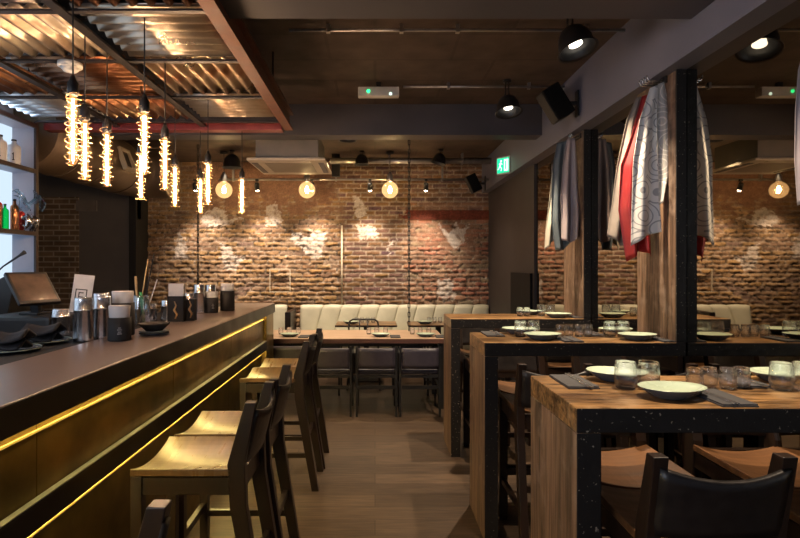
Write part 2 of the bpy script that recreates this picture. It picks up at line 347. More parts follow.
# the old brick wall at the back: relief and colours computed per grid point
def back_wall():
    dx = .0145; x0, x1, z0, z1 = -3.42, XR, .0, CZ
    nx = int((x1-x0)/dx); nz = int((z1-z0)/dx)
    rng = np.random.RandomState(3)
    xs = np.linspace(x0, x1, nx+1); zs = np.linspace(z0, z1, nz+1)
    X, Z = np.meshgrid(xs, zs, indexing='ij')
    def fbm(sx, sz, off, octv=4):
        out = np.zeros_like(X); flat = out.ravel()
        xf = X.ravel(); zf = Z.ravel()
        for i in range(len(flat)):
            flat[i] = mnoise.fractal((xf[i]*sx+off, zf[i]*sz, off*1.7), .9, 2.0, octv)
        return flat.reshape(X.shape)
    n1 = fbm(8, 15, 1.3, 4); n2 = fbm(20, 26, 9.1, 3); n3 = fbm(1.4, 1.8, 4.2, 3)
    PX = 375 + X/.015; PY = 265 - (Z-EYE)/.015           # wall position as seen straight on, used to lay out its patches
    def sm(a, b, v): t = np.clip((v-a)/(b-a), 0, 1); return t*t*(3-2*t)
    j = n1*14
    rough = (1-sm(335, 350, PX+j*.5)) * sm(205, 228, PY+j)
    rough = np.maximum(rough, sm(400, 415, PX+j*.4)*sm(222, 228, PY))*.9
    rough = np.maximum(rough, .45*sm(235, 255, PY+j))
    plaster = (1-sm(330, 342, PX+j)) * (1-sm(200, 222, PY+j*2)) * sm(180, 215, PX)
    plaster = np.maximum(plaster, sm(400, 425, PX+j)*(1-sm(470, 484, PX))*sm(221, 225, PY+j)*(1-sm(238, 262, PY+j*2))*.7)
    plaster = np.maximum(plaster, sm(410, 425, PX)*(1-sm(208, 211, PY))*sm(201, 204, PY)*.5)
    lint = ((PX > 404+j*.8) & (PY > 210) & (PY < 220)).astype(float)
    wx = X + n1*.018*(.3+rough); wz = Z + n2*.005 + n1*.010*(.15+rough)
    RH = .067; BW = .215
    row = np.floor(wz/RH).astype(int); fz = wz/RH-row
    cx = wx/BW + .5*(row % 2) + (rng.rand(400)[row % 400])*.25*rough
    ci = np.floor(cx).astype(int); fx = cx-ci
    hsh = rng.rand(512, 512); R = hsh[row % 512, ci % 512]; R2 = hsh[(row*7+3) % 512, (ci*5+11) % 512]
    dz = np.minimum(fz, 1-fz)*RH; dxx = np.minimum(fx, 1-fx)*BW
    d = np.minimum(dz, dxx)
    body = sm(.004, .014, d + n2*.004)
    h = body*(.008+.011*R*(.5+rough)) + n1*.008*(.3+rough) + n2*.007*(.5+rough)
    h = h*(1-plaster) + plaster*(.022+n1*.004+n2*.002)
    h = h*(1-lint) + lint*(.04+n2*.003)
    c_br = np.stack([.27+.16*R, .155+.10*R+.05*R2, .095+.06*R2], -1)
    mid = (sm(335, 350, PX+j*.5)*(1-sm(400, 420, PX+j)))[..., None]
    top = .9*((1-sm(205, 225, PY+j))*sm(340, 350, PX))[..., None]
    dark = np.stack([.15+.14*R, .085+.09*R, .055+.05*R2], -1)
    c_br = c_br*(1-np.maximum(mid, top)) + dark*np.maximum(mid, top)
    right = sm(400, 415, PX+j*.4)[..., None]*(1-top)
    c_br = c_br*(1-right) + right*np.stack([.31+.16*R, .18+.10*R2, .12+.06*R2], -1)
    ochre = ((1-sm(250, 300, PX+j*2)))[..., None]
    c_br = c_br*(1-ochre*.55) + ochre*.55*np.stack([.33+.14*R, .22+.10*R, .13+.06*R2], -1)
    mort = np.array([.46, .39, .30]) * (1+.35*n2[..., None])
    deep = ((rough > .5)[..., None]*np.clip(-n2[..., None]*1.6+.3, 0, 1))
    mort = mort*(1-deep*.75)
    bmask = body[..., None]
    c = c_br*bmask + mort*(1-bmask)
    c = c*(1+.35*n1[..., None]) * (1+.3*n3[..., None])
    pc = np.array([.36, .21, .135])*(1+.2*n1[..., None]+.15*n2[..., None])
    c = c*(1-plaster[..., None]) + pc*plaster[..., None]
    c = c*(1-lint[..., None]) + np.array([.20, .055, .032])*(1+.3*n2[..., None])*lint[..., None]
    birds = []
    A = lambda pts, ox=140, oy=140, s=3.167: birds.append([(ox+x/s, oy+y/s) for x, y in pts])
    A([(120, 292), (135, 298), (148, 330), (150, 372), (108, 374), (116, 340)])
    A([(203, 238), (235, 212), (270, 222), (280, 252), (335, 247), (270, 272), (222, 276), (200, 262)])
    A([(262, 332), (285, 338), (302, 372), (333, 366), (302, 416), (268, 410), (257, 375)])
    A([(403, 215), (425, 198), (440, 228), (454, 272), (395, 277), (405, 240)])
    A([(472, 285), (500, 296), (530, 308), (552, 285), (590, 290), (583, 330), (575, 376), (545, 378), (508, 345), (480, 312)])
    A([(113, 178), (136, 188), (147, 240), (120, 252), (106, 215)], 320)
    A([(378, 268), (408, 300), (424, 262), (452, 282), (470, 268), (458, 322), (428, 347), (402, 325)], 320)
    A([(372, 438), (412, 443), (424, 480), (430, 505), (390, 512), (372, 470)], 320)
    A([(232, 308), (236, 312), (218, 368), (212, 366)], 320)
    A([(120, 270), (175, 275), (185, 310), (130, 315)], 320)
    paint = np.zeros_like(X)
    jx = PX + n1*4 + n2*1.5; jy = PY + n2*3
    for poly in birds:
        ins = np.zeros_like(X, dtype=bool); n = len(poly)
        for i in range(n):
            (xa, ya), (xb, yb) = poly[i], poly[(i+1) % n]
            if ya == yb: continue
            cond = ((ya > jy) != (yb > jy)) & (jx < (xb-xa)*(jy-ya)/(yb-ya)+xa); ins ^= cond
        paint = np.maximum(paint, ins.astype(float))
    paint *= np.clip(.92 + n2*1.1, .1, 1)
    wcol = np.array([.74, .70, .63])
    c = c*(1-.92*paint[..., None]) + wcol*.92*paint[..., None]
    for (a, b2) in (((275, 222), (300, 237)), ((197, 231), (228, 226)), ((300, 245), (316, 250)), ((228, 262), (246, 256))):   # dark painted twigs
        ax, ay = a; bx, by = b2; L2 = (bx-ax)**2+(by-ay)**2
        t = np.clip(((jx-ax)*(bx-ax)+(jy-ay)*(by-ay))/L2, 0, 1)
        dd = np.hypot(jx-ax-t*(bx-ax), jy-ay-t*(by-ay)); k = (1-sm(.6, 1.6, dd))[..., None]
        c = c*(1-.75*k)
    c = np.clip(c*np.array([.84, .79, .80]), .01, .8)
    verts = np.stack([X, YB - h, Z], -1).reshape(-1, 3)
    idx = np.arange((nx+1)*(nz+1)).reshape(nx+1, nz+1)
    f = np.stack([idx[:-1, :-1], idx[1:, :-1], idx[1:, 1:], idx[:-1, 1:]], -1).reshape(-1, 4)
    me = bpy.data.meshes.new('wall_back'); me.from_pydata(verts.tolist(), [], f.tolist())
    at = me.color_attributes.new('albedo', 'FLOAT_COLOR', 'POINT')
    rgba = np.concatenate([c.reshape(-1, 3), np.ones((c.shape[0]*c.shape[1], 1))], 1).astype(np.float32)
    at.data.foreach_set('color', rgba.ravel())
    me.polygons.foreach_set('use_smooth', [True]*len(f))
    m, nt, out = new_mat('weathered_brick'); b = principled(nt, out, .82, 0, .25)
    a = N(nt, 'ShaderNodeAttribute'); a.attribute_name = 'albedo'
    ns = N(nt, 'ShaderNodeTexNoise'); ns.inputs['Scale'].default_value = 60; ns.inputs['Detail'].default_value = 4
    tc = N(nt, 'ShaderNodeTexCoord'); nt.links.new(tc.outputs['Object'], ns.inputs['Vector'])
    r = ramp(nt, [(.3, (.72, .72, .72)), (.7, (1.2, 1.2, 1.2))]); nt.links.new(ns.outputs[0], r.inputs[0])
    mx = N(nt, 'ShaderNodeMix', data_type='RGBA', blend_type='MULTIPLY'); mx.inputs[0].default_value = 1
    nt.links.new(a.outputs['Color'], mx.inputs[6]); nt.links.new(r.outputs[0], mx.inputs[7]); nt.links.new(mx.outputs[2], b.inputs['Base Color'])
    me.materials.append(m)
    o = bpy.data.objects.new('wall_back', me); COL.objects.link(o)
    tag(o, 'weathered brick back wall with chalky painted birds', 'wall', kind='structure')
back_wall()

# ------------------------------------------------------------------ mirror and columns
mr = MB().box(XM, XM+.015, -1.0, 5.75, .12, 2.61).build('wall_mirror', M['mirror'])
tag(mr, 'long smoked wall mirror behind the high tables under the bulkhead', 'mirror')
def wood_pick(f):
    return 1 if abs(f.normal.y) > .6 else 0
def column(y0, y1, label):
    t = thing('wall_column', label, 'column', (1.69, (y0+y1)/2, 0), 0, 'timber uprights against the mirror')
    d = (y1-y0)/2
    MB().box(-.025, .028, -d, d, 1.102, 2.609, .004).build('upright', [M['pwood'], M['edge']], t, pick=wood_pick)
    MB().box(-.026, .028, -d-.012, -d, 1.102, 2.609).build('front_plate', M['edge'], t)
    return t
column(1.64, 2.10, 'nearest timber upright over the front high table, at the right edge of the photo')
column(2.99, 3.43, 'timber upright with red and patterned cloths at its top')
column(4.31, 4.76, 'farthest timber upright, with the grey blue and silvery pink cloths')

# ------------------------------------------------------------------ high tables
def high_table(y0, y1, label):
    t = thing('high_table', label, 'table', (1.165, (y0+y1)/2, 0), 0, 'rustic high tables along the mirror')
    d = (y1-y0)/2; xl = .605-1.165; xr = XM-.003-1.165
    MB().box(xl, xr, -d, d, 1.025, 1.10, .004).build('tabletop', [M['twood'], M['edge']], t, pick=wood_pick)
    MB().box(xl, xl+.075, -d, d, 0, 1.0245, .004).build('leg_panel', [M['pwood'], M['edge']], t, pick=wood_pick)
    MB().box(xr-.03, xr, -d+.03, d-.03, .93, 1.0245, .003).build('wall_batten', M['darkwood'], t)
    return t
T1 = high_table(1.62, 2.10, 'nearest rustic high table with battered black front edge')
T2 = high_table(2.98, 3.45, 'middle rustic high table, between the nearest and farthest ones')
T3 = high_table(4.30, 4.76, 'farthest rustic high table beside the low table')

# ------------------------------------------------------------------ stools
def make_stool(label, group, sw='seatwood'):
    t = thing('bar_stool', label, 'stool', group=group)
    W = .195; D = .19; H = .765
    def dip(x): return .034*(1-(x/W)**2)
    def top(u, v): x = (u*2-1)*W; y = (v*2-1)*D; return (x, y, H - dip(x))
    s = MB(); b = s.bm; n = 12
    rows = []
    for i in range(n+1):
        x = (i/n*2-1)*W; z = H-dip(x)
        rows.append([b.verts.new(p) for p in ((x, -D, z), (x, D, z), (x, D, z-.028), (x, -D, z-.028))])
    for A, B in zip(rows, rows[1:]):
        for k in range(4): b.faces.new((A[k], A[(k+1) % 4], B[(k+1) % 4], B[k]))
    b.faces.new(rows[0]); b.faces.new(rows[-1][::-1])
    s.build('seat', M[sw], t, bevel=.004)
    # straight front legs, raked rear posts running up to carry the back
    for sx in (-1, 1):
        MB().box(sx*W-.021 if sx > 0 else -W-.0, sx*W+.0 if sx > 0 else -W+.042-.0, D-.042, D, 0, H-.030, .003) if False else None
        xa, xb = (W-.042, W) if sx > 0 else (-W, -W+.042)
        MB().box(xa, xb, D-.044, D-.002, 0, H-.0295, .003).build('front_leg', M['darkwood'], t)
        xc = sx*(W-.021)
        p = MB(); pts = [(-.32, 0), (-.215, .62), (-.208, .78), (-.262, 1.012)]
        wd = [.046, .062, .066, .042]; bb = p.bm; rr = []
        for (y, z), w in zip(pts, wd):
            rr.append([bb.verts.new(q) for q in ((xc-.021, y-w/2, z), (xc+.021, y-w/2, z), (xc+.021, y+w/2, z), (xc-.021, y+w/2, z))])
        for A, B in zip(rr, rr[1:]):
            for k in range(4): bb.faces.new((A[k], A[(k+1) % 4], B[(k+1) % 4], B[k]))
        bb.faces.new(rr[0][::-1]); bb.faces.new(rr[-1])
        p.build('rear_post', M['darkwood'], t, bevel=.003)
    MB().box(-W+.043, W-.043, D-.03, D-.006, .655, .7295).build('apron', M['darkwood'], t)
    MB().box(-W+.037, W-.037, -.222, -.198, .655, .735).build('apron', M['darkwood'], t)
    for sx in (-1, 1):
        x = sx*(W-.018)
        MB().box(x-.011, x+.011, -.185, D-.045, .665, .7295).build('apron', M['darkwood'], t)
        MB().bar((x, -.262, .24), (x, D-.045, .24), .022, .030).build('stretcher', M['darkwood'], t)
    MB().box(-W+.043, W-.043, D-.034, D-.010, .265, .30).build('foot_rail', M['darkwood'], t)
    MB().box(-W+.037, W-.037, -.268, -.246, .335, .368).build('stretcher', M['darkwood'], t)
    def bk(u, v):
        x = (u*2-1)*(W-.020); e = 1-(x/W)**2
        z = .780+(.210-.038*e)*v
        return (x, -.226-.046*v-.028*e, z)
    MB().grid(bk, 14, 6).build('backrest', M['leather'], t, solid=.016)
    def rl(u, v):
        x = (u*2-1)*(W-.020); e = 1-(x/W)**2
        return (x, -.222-.055*.85-.028*e+.010, .800+.16-.03*e+.035*v)
    return t
stool_kind = {}
def stool(x, y, rz, label, group):
    if group not in stool_kind:
        t = stool_kind[group] = make_stool(label, group, 'seatwood_shade' if 'tables' in group else 'seatwood')
        t.location = (x, y, 0); t.rotation_euler = (0, 0, rz); return t
    return dup(stool_kind[group], (x, y, 0), rz, label, group)
g1 = 'stools drawn up to the bar'
stool(-.730, 1.00, PI/2, 'bar stool nearest the camera, only its dark back corner showing at the bottom left', g1)
stool(-.730, 2.22, PI/2, 'large bar stool whose whole curved wooden seat shows, nearest full seat at the bar', g1)
stool(-.720, 2.64, PI/2, 'bar stool directly behind the large near one at the bar', g1)
stool(-.725, 3.84, PI/2, 'bar stool at the bar, fourth from the camera, after the gap', g1)
stool(-.715, 4.24, PI/2, 'bar stool farthest from the camera at the end of the bar', g1)
g2 = 'stools around the high tables'
for yy, nm in ((1.62, 'nearest'), (2.98, 'middle'), (4.30, 'farthest')):
    stool(.945, yy+.115, 0, 'leather backed stool at the front of the %s high table, aisle end' % nm, g2)
    stool(1.49, yy+.115, 0, 'leather backed stool at the front of the %s high table, mirror end' % nm, g2)
    stool(.965, yy+.51, PI, 'wooden seated stool tucked behind the %s high table, aisle end' % nm, g2)
    stool(1.555, yy+.51, PI, 'wooden seated stool tucked behind the %s high table, mirror end' % nm, g2)

# ------------------------------------------------------------------ bar counter
BX = -1.03; BE = 5.54; BH = 1.14
bar = thing('bar_counter', 'long bar counter with brown top and aged brass front panels', 'bar counter', (-1.25, 3.0, 0))
def bp(mb, name, m, **kw):
    o = mb.build(name, m, bar, **kw); o.location = (1.25, -3.0, 0); return o
bp(MB().box(-1.46, BX, -.6, BE, 1.047, BH, .006), 'countertop', M['bartop'], pick=None)
bp(MB().box(BX-.0005, BX+.004, -.6, BE+.004, 1.046, BH-.004).box(-1.46, BX, BE, BE+.004, 1.046, BH-.004), 'edge_band', M['barband'])['label'] = 'black front edge of the counter'
bp(MB().box(-1.80, -1.461, -.6, BE, 1.06, BH-.004, .004), 'rear_ledge', M['blackrough'])['label'] = 'black working ledge'
bp(MB().box(-1.80, -1.12, -.6, BE-.02, 0, 1.046), 'carcass', M['blackrough'])
PS = [-.6, .55, 1.70, 2.85, 4.0, 5.17]
for a, c in zip(PS, PS[1:]):
    bp(MB().box(-1.119, -1.065, a+.002, c-.002, .800, 1.040), 'front_panel', M['gold'])['label'] = 'upper aged brass panel'
    bp(MB().box(-1.119, -1.085, a+.002, c-.002, .0, .715), 'front_panel', M['gold'])['label'] = 'lower aged brass panel'
bp(MB().box(-1.119, -1.035, -.6, 5.17, .716, .800, .004), 'foot_ledge', M['barband'])['label'] = 'black band between the brass panels'
bp(MB().box(-1.06, -1.036, -.6, 5.17, .8005, .8045), 'edge_strip', M['metaledge'])['label'] = 'thin steel strip on top of the band'
bp(MB().box(-1.119, -1.040, 5.18, BE-.006, 0, 1.045, .004), 'end_pilaster', M['gold'])['label'] = 'full height brass end piece'
bp(MB().box(-1.0645, -1.0605, -.6, 5.15, 1.004, 1.012), 'edge_strip', M['goldtrim'])['label'] = 'bright brass strip under the counter'
bp(MB().box(-1.0845, -1.0805, -.6, 5.15, .672, .680), 'edge_strip', M['goldtrim'])['label'] = 'bright brass strip under the black band'
bp(MB().box(-1.062, -1.048, -.6, 5.15, 1.039, 1.0455), 'light_strip', M['led'])['label'] = 'glowing strip under the counter lip'
bp(MB().box(-1.083, -1.069, -.6, 5.15, .709, .7155), 'light_strip', M['led'])['label'] = 'glowing strip under the black band'

# counter things -------------------------------------------------------------
BT = BH+.0005; BL = BH-.0035
def tin(x, y, h, label, r=.049, z=None):
    z = (BT if x > -1.461 else BL) if z is None else z
    o = MB().lathe([(0, 0), (r*.98, 0), (r, .006), (r*1.0, .02), (r*.90, h*.70), (r*.925, h*.705), (r*.925, h*.73), (r*.89, h*.735), (r*.84, h*.97), (r*.80, h), (0, h)], (0, 0, 0), 24).build('shaker_tin', M['steel'])
    o.location = (x, y, z); return tag(o, label, 'shaker tin', 'steel shaker tins on the bar')
for i, (x, y, h, lb) in enumerate([
    (-1.745, 3.00, .150, 'short steel shaker tin behind the black napkins, on the left'),
    (-1.665, 3.10, .155, 'short steel shaker tin between the napkin plate and the tall tins'),
    (-1.505, 2.79, .225, 'tall steel shaker tin at the left front of the near cluster'),
    (-1.462, 2.895, .225, 'tall steel shaker tin touching the black paper holder'),
    (-1.575, 2.91, .215, 'tall steel shaker tin at the back left of the near cluster'),
    (-1.530, 3.02, .235, 'tall steel shaker tin at the back right of the near cluster'),
    (-1.575, 3.78, .125, 'small steel tin just right of the clear jar'),
    (-1.470, 3.83, .145, 'small steel tin left of the tall menu box'),
    (-1.525, 4.42, .165, 'steel tin at the left of the far cluster'),
    (-1.420, 4.36, .235, 'tallest steel tin of the far cluster'),
    (-1.375, 4.52, .225, 'steel tin of the far cluster next to the napkin cups')]):
    tin(x, y, h, lb)
def napkin_cup(x, y, r, h, hw, label, logo=True):
    z = BT if x > -1.461 else BL
    t = thing('napkin_holder', label, 'napkin holder', (x, y, z), 0, 'black holders with white napkins')
    MB().lathe([(0, 0), (r*.97, 0), (r, .004), (r, h), (r-.004, h), (r-.005, .01), (0, .01)], n=28).build('cup', M['blackrough'], t)
    p = MB()
    p.lathe([(0, .012), (r*.72, .012), (r*.9, h), (r*.96, h+hw), (r*.90, h+hw+.002), (0, h+hw-.006)], n=18, sx=1, sy=.75)
    p.build('paper_napkins', M['paper'], t)
    if logo:
        q = MB(); a0 = -PI/2+.45
        for zz, dw in ((.55, .10), (.47, .16), (.38, .12), (.30, .16)):
            q.grid(lambda u, v: ((r+.0006)*math.cos(a0+(u-.5)*dw*2.4), (r+.0006)*math.sin(a0+(u-.5)*dw*2.4), h*zz+v*.005), 4, 1)
        q.build('printed_lines', M['pipe'], t)
    return t
napkin_cup(-1.325, 2.80, .057, .120, .058, 'front black holder of white napkins beside the tall tins')
napkin_cup(-1.408, 3.015, .062, .180, .062, 'taller black holder of white napkins behind the front one', False)
napkin_cup(-1.335, 4.42, .052, .125, .045, 'far small black holder of white napkins near the end of the bar')
napkin_cup(-1.262, 4.62, .060, .170, .060, 'far tall black holder of white napkins near the end of the bar', False)
# jar with straws
t = thing('straw_jar', 'clear glass jar holding stirrers and straws on the bar', 'jar', (-1.50, 3.46, BL))
MB().lathe([(0, 0), (.052, 0), (.056, .008), (.056, .165), (.048, .185), (.050, .20), (.046, .20), (.044, .185), (.051, .16), (.051, .012), (0, .012)], n=28).build('jar_body', M['jar'], t)
for i, (a, b2, r, m) in enumerate([((.0, 0), (.085, .47), .004, 'black'), ((-.02, .0), (.045, .43), .0045, 'wood'), ((.01, .01), (.10, .30), .004, 'paper'),
                                ((-.01, -.01), (-.03, .32), .008, 'wood'), ((.02, .0), (.0, .22), .012, 'green')]):
    m_ = M[m] if m != 'green' else mat('green_straws', (.02, .30, .10), (.01, .22, .07), .5)
    MB().tube([(a[0], a[1], .02), (b2[0], a[1], b2[1])], r, 8).build('stirrer', m_, t)
# bowl on saucers
t = thing('sauce_bowl', 'black bowl standing on two small plates on the bar', 'bowl', (-1.235, 3.02, BT))
MB().lathe([(0, 0), (.045, 0), (.078, .008), (.080, .012), (.03, .008), (0, .008)], n=28).build('saucer', M['plateunder'], t)
MB().lathe([(0, .0125), (.05, .0125), (.080, .020), (.082, .024), (.03, .019), (0, .019)], n=28).build('saucer', mat('grey_green_glaze', (.28, .33, .30), rough=.3), t)
MB().lathe([(0, .0245), (.045, .0245), (.082, .060), (.085, .066), (.081, .066), (.045, .033), (0, .031)], n=28).build('bowl', M['blackrough'], t)
# menu boxes with a gilt figure
for (x, y, w, h, lb) in ((-1.372, 3.74, .112, .175, 'tall black menu box with gilt figure and white cards'), (-1.290, 3.80, .055, .150, 'narrow black box right of the menu box')):
    t = thing('menu_box', lb, 'menu box', (x, y, BT))
    MB().box(-w/2, w/2, -.03, .03, 0, h, .002).build('box', M['blackrough'], t)
    if w > .1: MB().box(-w/2+.004, w/2-.004, -.018, .018, h, h+.085).build('cards', M['paper'], t)
    MB().tube([(.0, -.0305, .02), (.012, -.0305, .05), (-.008, -.0305, .08), (.006, -.0305, .11), (-.006, -.0305, .14)], [.004, .008, .009, .006, .003], 6).build('gilt_figure', M['brass'], t)
# plates with folded black napkins
for (x, y, lb) in ((-1.66, 2.45, 'black folded napkin on a dark plate nearest the left edge of the bar'), (-1.675, 2.72, 'black folded napkin on a dark plate in front of the short tins')):
    t = thing('napkin_plate', lb, 'plate', (x, y, BL))
    MB().lathe([(0, 0), (.07, 0), (.128, .012), (.130, .016), (.124, .015), (.068, .006), (0, .006)], n=32).build('plate', M['plateunder'], t)
    MB().tube([(.129*math.cos(a), .129*math.sin(a), .016) for a in [k*PI/20 for k in range(40)]], .0022, 6, closed=True).build('rim', M['plate'], t)
    for k, (dx, dy, zz) in enumerate(((-.01, 0, .018), (.012, -.01, .052))):
        def nf(u, v, zz=zz, dx=dx, dy=dy):
            xx = (u-.5)*.17; yy = (v-.5)*.11
            return (xx+dx, yy+dy, zz+.035*(1-abs(2*v-1))+.010*math.sin(u*5+zz*40)+.008*u)
        MB().grid(nf, 12, 8).build('folded_napkin', M['blacknapkin'], t, solid=.012)

# work counter, till
bk = thing('back_counter', 'black back counter below the lit bottle shelves', 'counter', (-2.7, 2.5, 0))
MB().box(-.27, .27, -3.0, 1.9, 0, .90).build('cabinet', M['blackrough'], bk)
MB().box(-.27, .30, -3.0, 1.95, .901, .94, .004).build('worktop', M['black'], bk)
t = thing('till_stand', 'black stand carrying the tilted till screen behind the bar', 'stand', (-2.02, 3.20, 0))
MB().box(-.26, .20, -.17, .30, 0, 1.10, .004).build('pedestal', M['blackrough'], t)
MB().box(-.24, .18, -.15, .28, 1.101, 1.235, .02).build('drawer_unit', M['black'], t)
t = thing('till_screen', 'tilted touch screen till on the black stand behind the bar', 'till', (-2.04, 3.22, 1.2355), -.12)
mt = Matrix.Translation((.0, 0, .155)) @ Matrix.Rotation(1.2, 4, 'Z') @ Matrix.Rotation(-.72, 4, 'X')
MB().box(-.12, .12, -.012, .014, -.12, .12, .006, mt).build('casing', M['black'], t)
MB().box(-.105, .105, -.0135, -.0125, -.10, .10, 0, mt).build('screen', M['possc'], t)
MB().box(-.06, .06, -.04, .09, 0, .012, .003).bar((0, .03, .01), (0, .005, .13), .05, .03).build('foot', M['black'], t)
t = thing('menu_card', 'white card with a black square mark behind the till screen', 'card', (-1.83, 3.34, 1.2355), .1)
mt = Matrix.Rotation(.10, 4, 'Y') @ Matrix.Rotation(-.1, 4, 'X')
MB().box(-.06, .06, 0, .002, .0, .235, 0, mt).build('card', M['paper'], t)
MB().box(-.04, .03, -.001, 0, .14, .146, 0, mt).box(-.04, .03, -.001, 0, .06, .066, 0, mt).box(.024, .03, -.001, 0, .066, .14, 0, mt).box(-.04, -.034, -.001, 0, .066, .14, 0, mt).box(-.02, .01, -.001, 0, .12, .126, 0, mt).box(-.02, .01, -.001, 0, .095, .10, 0, mt).box(-.02, -.014, -.001, 0, .08, .126, 0, mt).build('printed_mark', M['black'], t)
# dark machine at the left edge
t = thing('coffee_grinder', 'dark sloping machine with a black lever at the left edge behind the bar', 'machine', (-2.72, 3.98, 0))
MB().box(-.20, .12, -.16, .2, .9405, 1.16, .006).build('plinth', M['blackrough'], t)
MB().prism([(-.19, 1.161), (.10, 1.161), (.16, 1.42), (.10, 1.46), (-.19, 1.30)], 'y', -.14, .16).build('body', M['black'], t, bevel=.006)
MB().tube([(-.15, 0, 1.40), (-.02, 0, 1.52), (.10, 0, 1.60), (.14, 0, 1.625)], [.006, .006, .009, .016], 10).build('lever', M['black'], t)
# steel tumblers on the rear ledge beneath the till
for k, (x, y) in enumerate(((-1.79, 2.86), (-1.77, 3.15))):
    pass

# ------------------------------------------------------------------ lit shelves
sh = thing('bottle_shelves', 'tall blue lit shelving unit with dark edges at the left of the bar', 'shelves', (-2.9, 2.5, 0))
def sp(mb, name, m): o = mb.build(name, m, sh); o.location = (2.9, -2.5, 0); return o
sp(MB().box(-2.96, -2.86, 1.0, 4.40, 2.684, 2.690), 'light_strip', M['bluefill'])['label'] = 'cold fill strip added on top of the shelves'
sp(MB().box(-2.979, -2.97, 1.0, 4.42, 1.30, 2.66), 'back_panel', M['shelfback'])['label'] = 'glowing white back panel'
sp(MB().box(-2.969, -2.79, 4.42, 4.445, 1.18, 2.68), 'side_panel', M['shelfpaint'])
sp(MB().box(-2.79, -2.772, 4.415, 4.45, 1.18, 2.70), 'side_edge', M['shelfwood'])
for z in (2.655, 2.285, 1.775):
    sp(MB().box(-2.969, -2.79, 1.0, 4.419, z, z+.022), 'shelf', M['shelfpaint'])
    sp(MB().box(-2.789, -2.770, 1.0, 4.414, z-.006, z+.028), 'shelf_edge', M['shelfwood'])
def bottle(x, y, z, r, h, m, label, name='bottle', capm='black', mark=False, group=None):
    t = thing(name, label, 'bottle', (x, y, z+.0005), 0, group)
    MB().lathe([(0, 0), (r*.96, 0), (r, .005), (r, h*.70), (r*.93, h*.77), (r*.40, h*.84), (r*.33, h*.94), (0, h*.94)], n=20).build('body', m, t)
    MB().lathe([(0, h*.941), (r*.40, h*.941), (r*.40, h), (0, h)], n=14).build('cap', M[capm], t)
    if mark:
        a0 = -PI/2+.5
        q = MB()
        for (da, z0, z1) in ((0, .22, .50), (-.12, .22, .25), (.12, .22, .25), (-.10, .43, .47)):
            q.grid(lambda u, v: ((r+.0005)*math.cos(a0+da+(u-.5)*.14), (r+.0005)*math.sin(a0+da+(u-.5)*.14), h*(z0+(z1-z0)*v)), 2, 1)
        q.build('printed_mark', M['black'], t)
    return t
gb = 'bottles on the lit shelves'
for k, (x, y, lb) in enumerate(((-2.875, 4.30, 'white bottle on the top shelf, rightmost and nearest the shelf end'),
                             (-2.875, 4.14, 'white bottle with dark cap on the top shelf, second from the shelf end'),
                             (-2.875, 3.99, 'white bottle cut by the left edge of the photo, on the top shelf'))):
    bottle(x, y, 2.308, .047, .22, M['whitebottle'], lb, mark=True, group=gb)
bottle(-2.87, 3.98, 1.797, .034, .33, M['green'], 'green glass bottle on the middle shelf at the left edge', group=gb)
bottle(-2.84, 4.06, 1.797, .030, .24, M['amber'], 'copper coloured bottle beside the green one on the middle shelf', group=gb)
bottle(-2.88, 4.12, 1.797, .034, .26, M['redglass'], 'dark red bottle behind the two copper bottles', group=gb)
bottle(-2.83, 4.24, 1.797, .030, .25, M['amber'], 'copper coloured bottle in the middle of the middle shelf', group=gb)
bottle(-2.86, 4.36, 1.797, .030, .20, M['redglass'], 'small red bottle at the right end of the middle shelf', group=gb)
bottle(-2.83, 4.13, 1.797, .026, .20, M['green'], 'short green bottle between the copper bottles', group=gb)
o = MB().grid(lambda u, v: (-2.745+.03*math.sin(v*3)+.02*math.sin(u*17+v*4), 4.10+u*.34, 2.03+.05*math.sin(u*9+1)+.07*(v-.5)+.02*math.cos(v*9+u*13)), 30, 10).build('clear_bag', glassy('clear_film', (.85, .9, .92), .45), solid=.004)
tag(o, 'crumpled clear bag lying over the bottles on the middle shelf', 'bag')
o = MB().grid(lambda u, v: (-2.76+.03*math.sin(v*3)+.015*math.sin(u*17+v*4), 4.22+u*.17, 1.82+.10*v+.02*math.cos(v*9+u*13)), 12, 8).build('crumpled_foil', M['steel'], solid=.004)
tag(o, 'small crumpled silver foil hanging at the front of the middle shelf', 'foil')

# ------------------------------------------------------------------ corrugated canopy
cn = thing('corrugated_canopy', 'rusty steel canopy of corrugated iron squares hanging over the bar', 'canopy', (-1.75, 3.0, 2.68))
def cp(mb, name, m, label=None, **kw):
    o = mb.build(name, m, cn, **kw); o.location = (1.75, -3.0, -2.68)
    if label: o['label'] = label
    return o
cp(MB().box(-.70-.075, -.70, 1.2, 4.62, 2.68, 2.70).box(-.742, -.732, 1.2, 4.62, 2.70, 2.81).box(-.775, -.70, 1.2, 4.62, 2.81, 2.83), 'side_beam', M['rustbeam'], 'rust red outer beam')
cp(MB().box(-2.765, -.776, 4.50, 4.60, 2.655, 2.72, .008), 'end_beam', M['redbeam'], 'maroon end beam')
for x in (-1.43, -2.15):
    cp(MB().box(x-.025, x+.025, 1.2, 4.499, 2.68, 2.688).box(x-.004, x+.004, 1.2, 4.499, 2.688, 2.712), 'rail', M['angle'])
YR = [1.24, 1.86, 2.48, 3.09, 3.76, 4.40]
for y in YR:
    cp(MB().box(-2.765, -.776, y-.016, y+.016, 2.690, 2.697).box(-2.765, -.776, y+.010, y+.016, 2.697, 2.712), 'crossbar', M['angle'])
XC = [(-.776, -1.405), (-1.455, -2.125), (-2.175, -2.765)]
mats = {(3, 0): 'rust', (2, 0): 'zinc', (1, 0): 'rust'}
plan = [['rust', 'zinc', 'zincblue'], ['rust', 'zincblue', 'zinc'], ['zinc', 'zinc', 'zincblue'], ['halfrust', 'rust', 'rust'], ['zinc', 'rust', 'zincblue'], ]
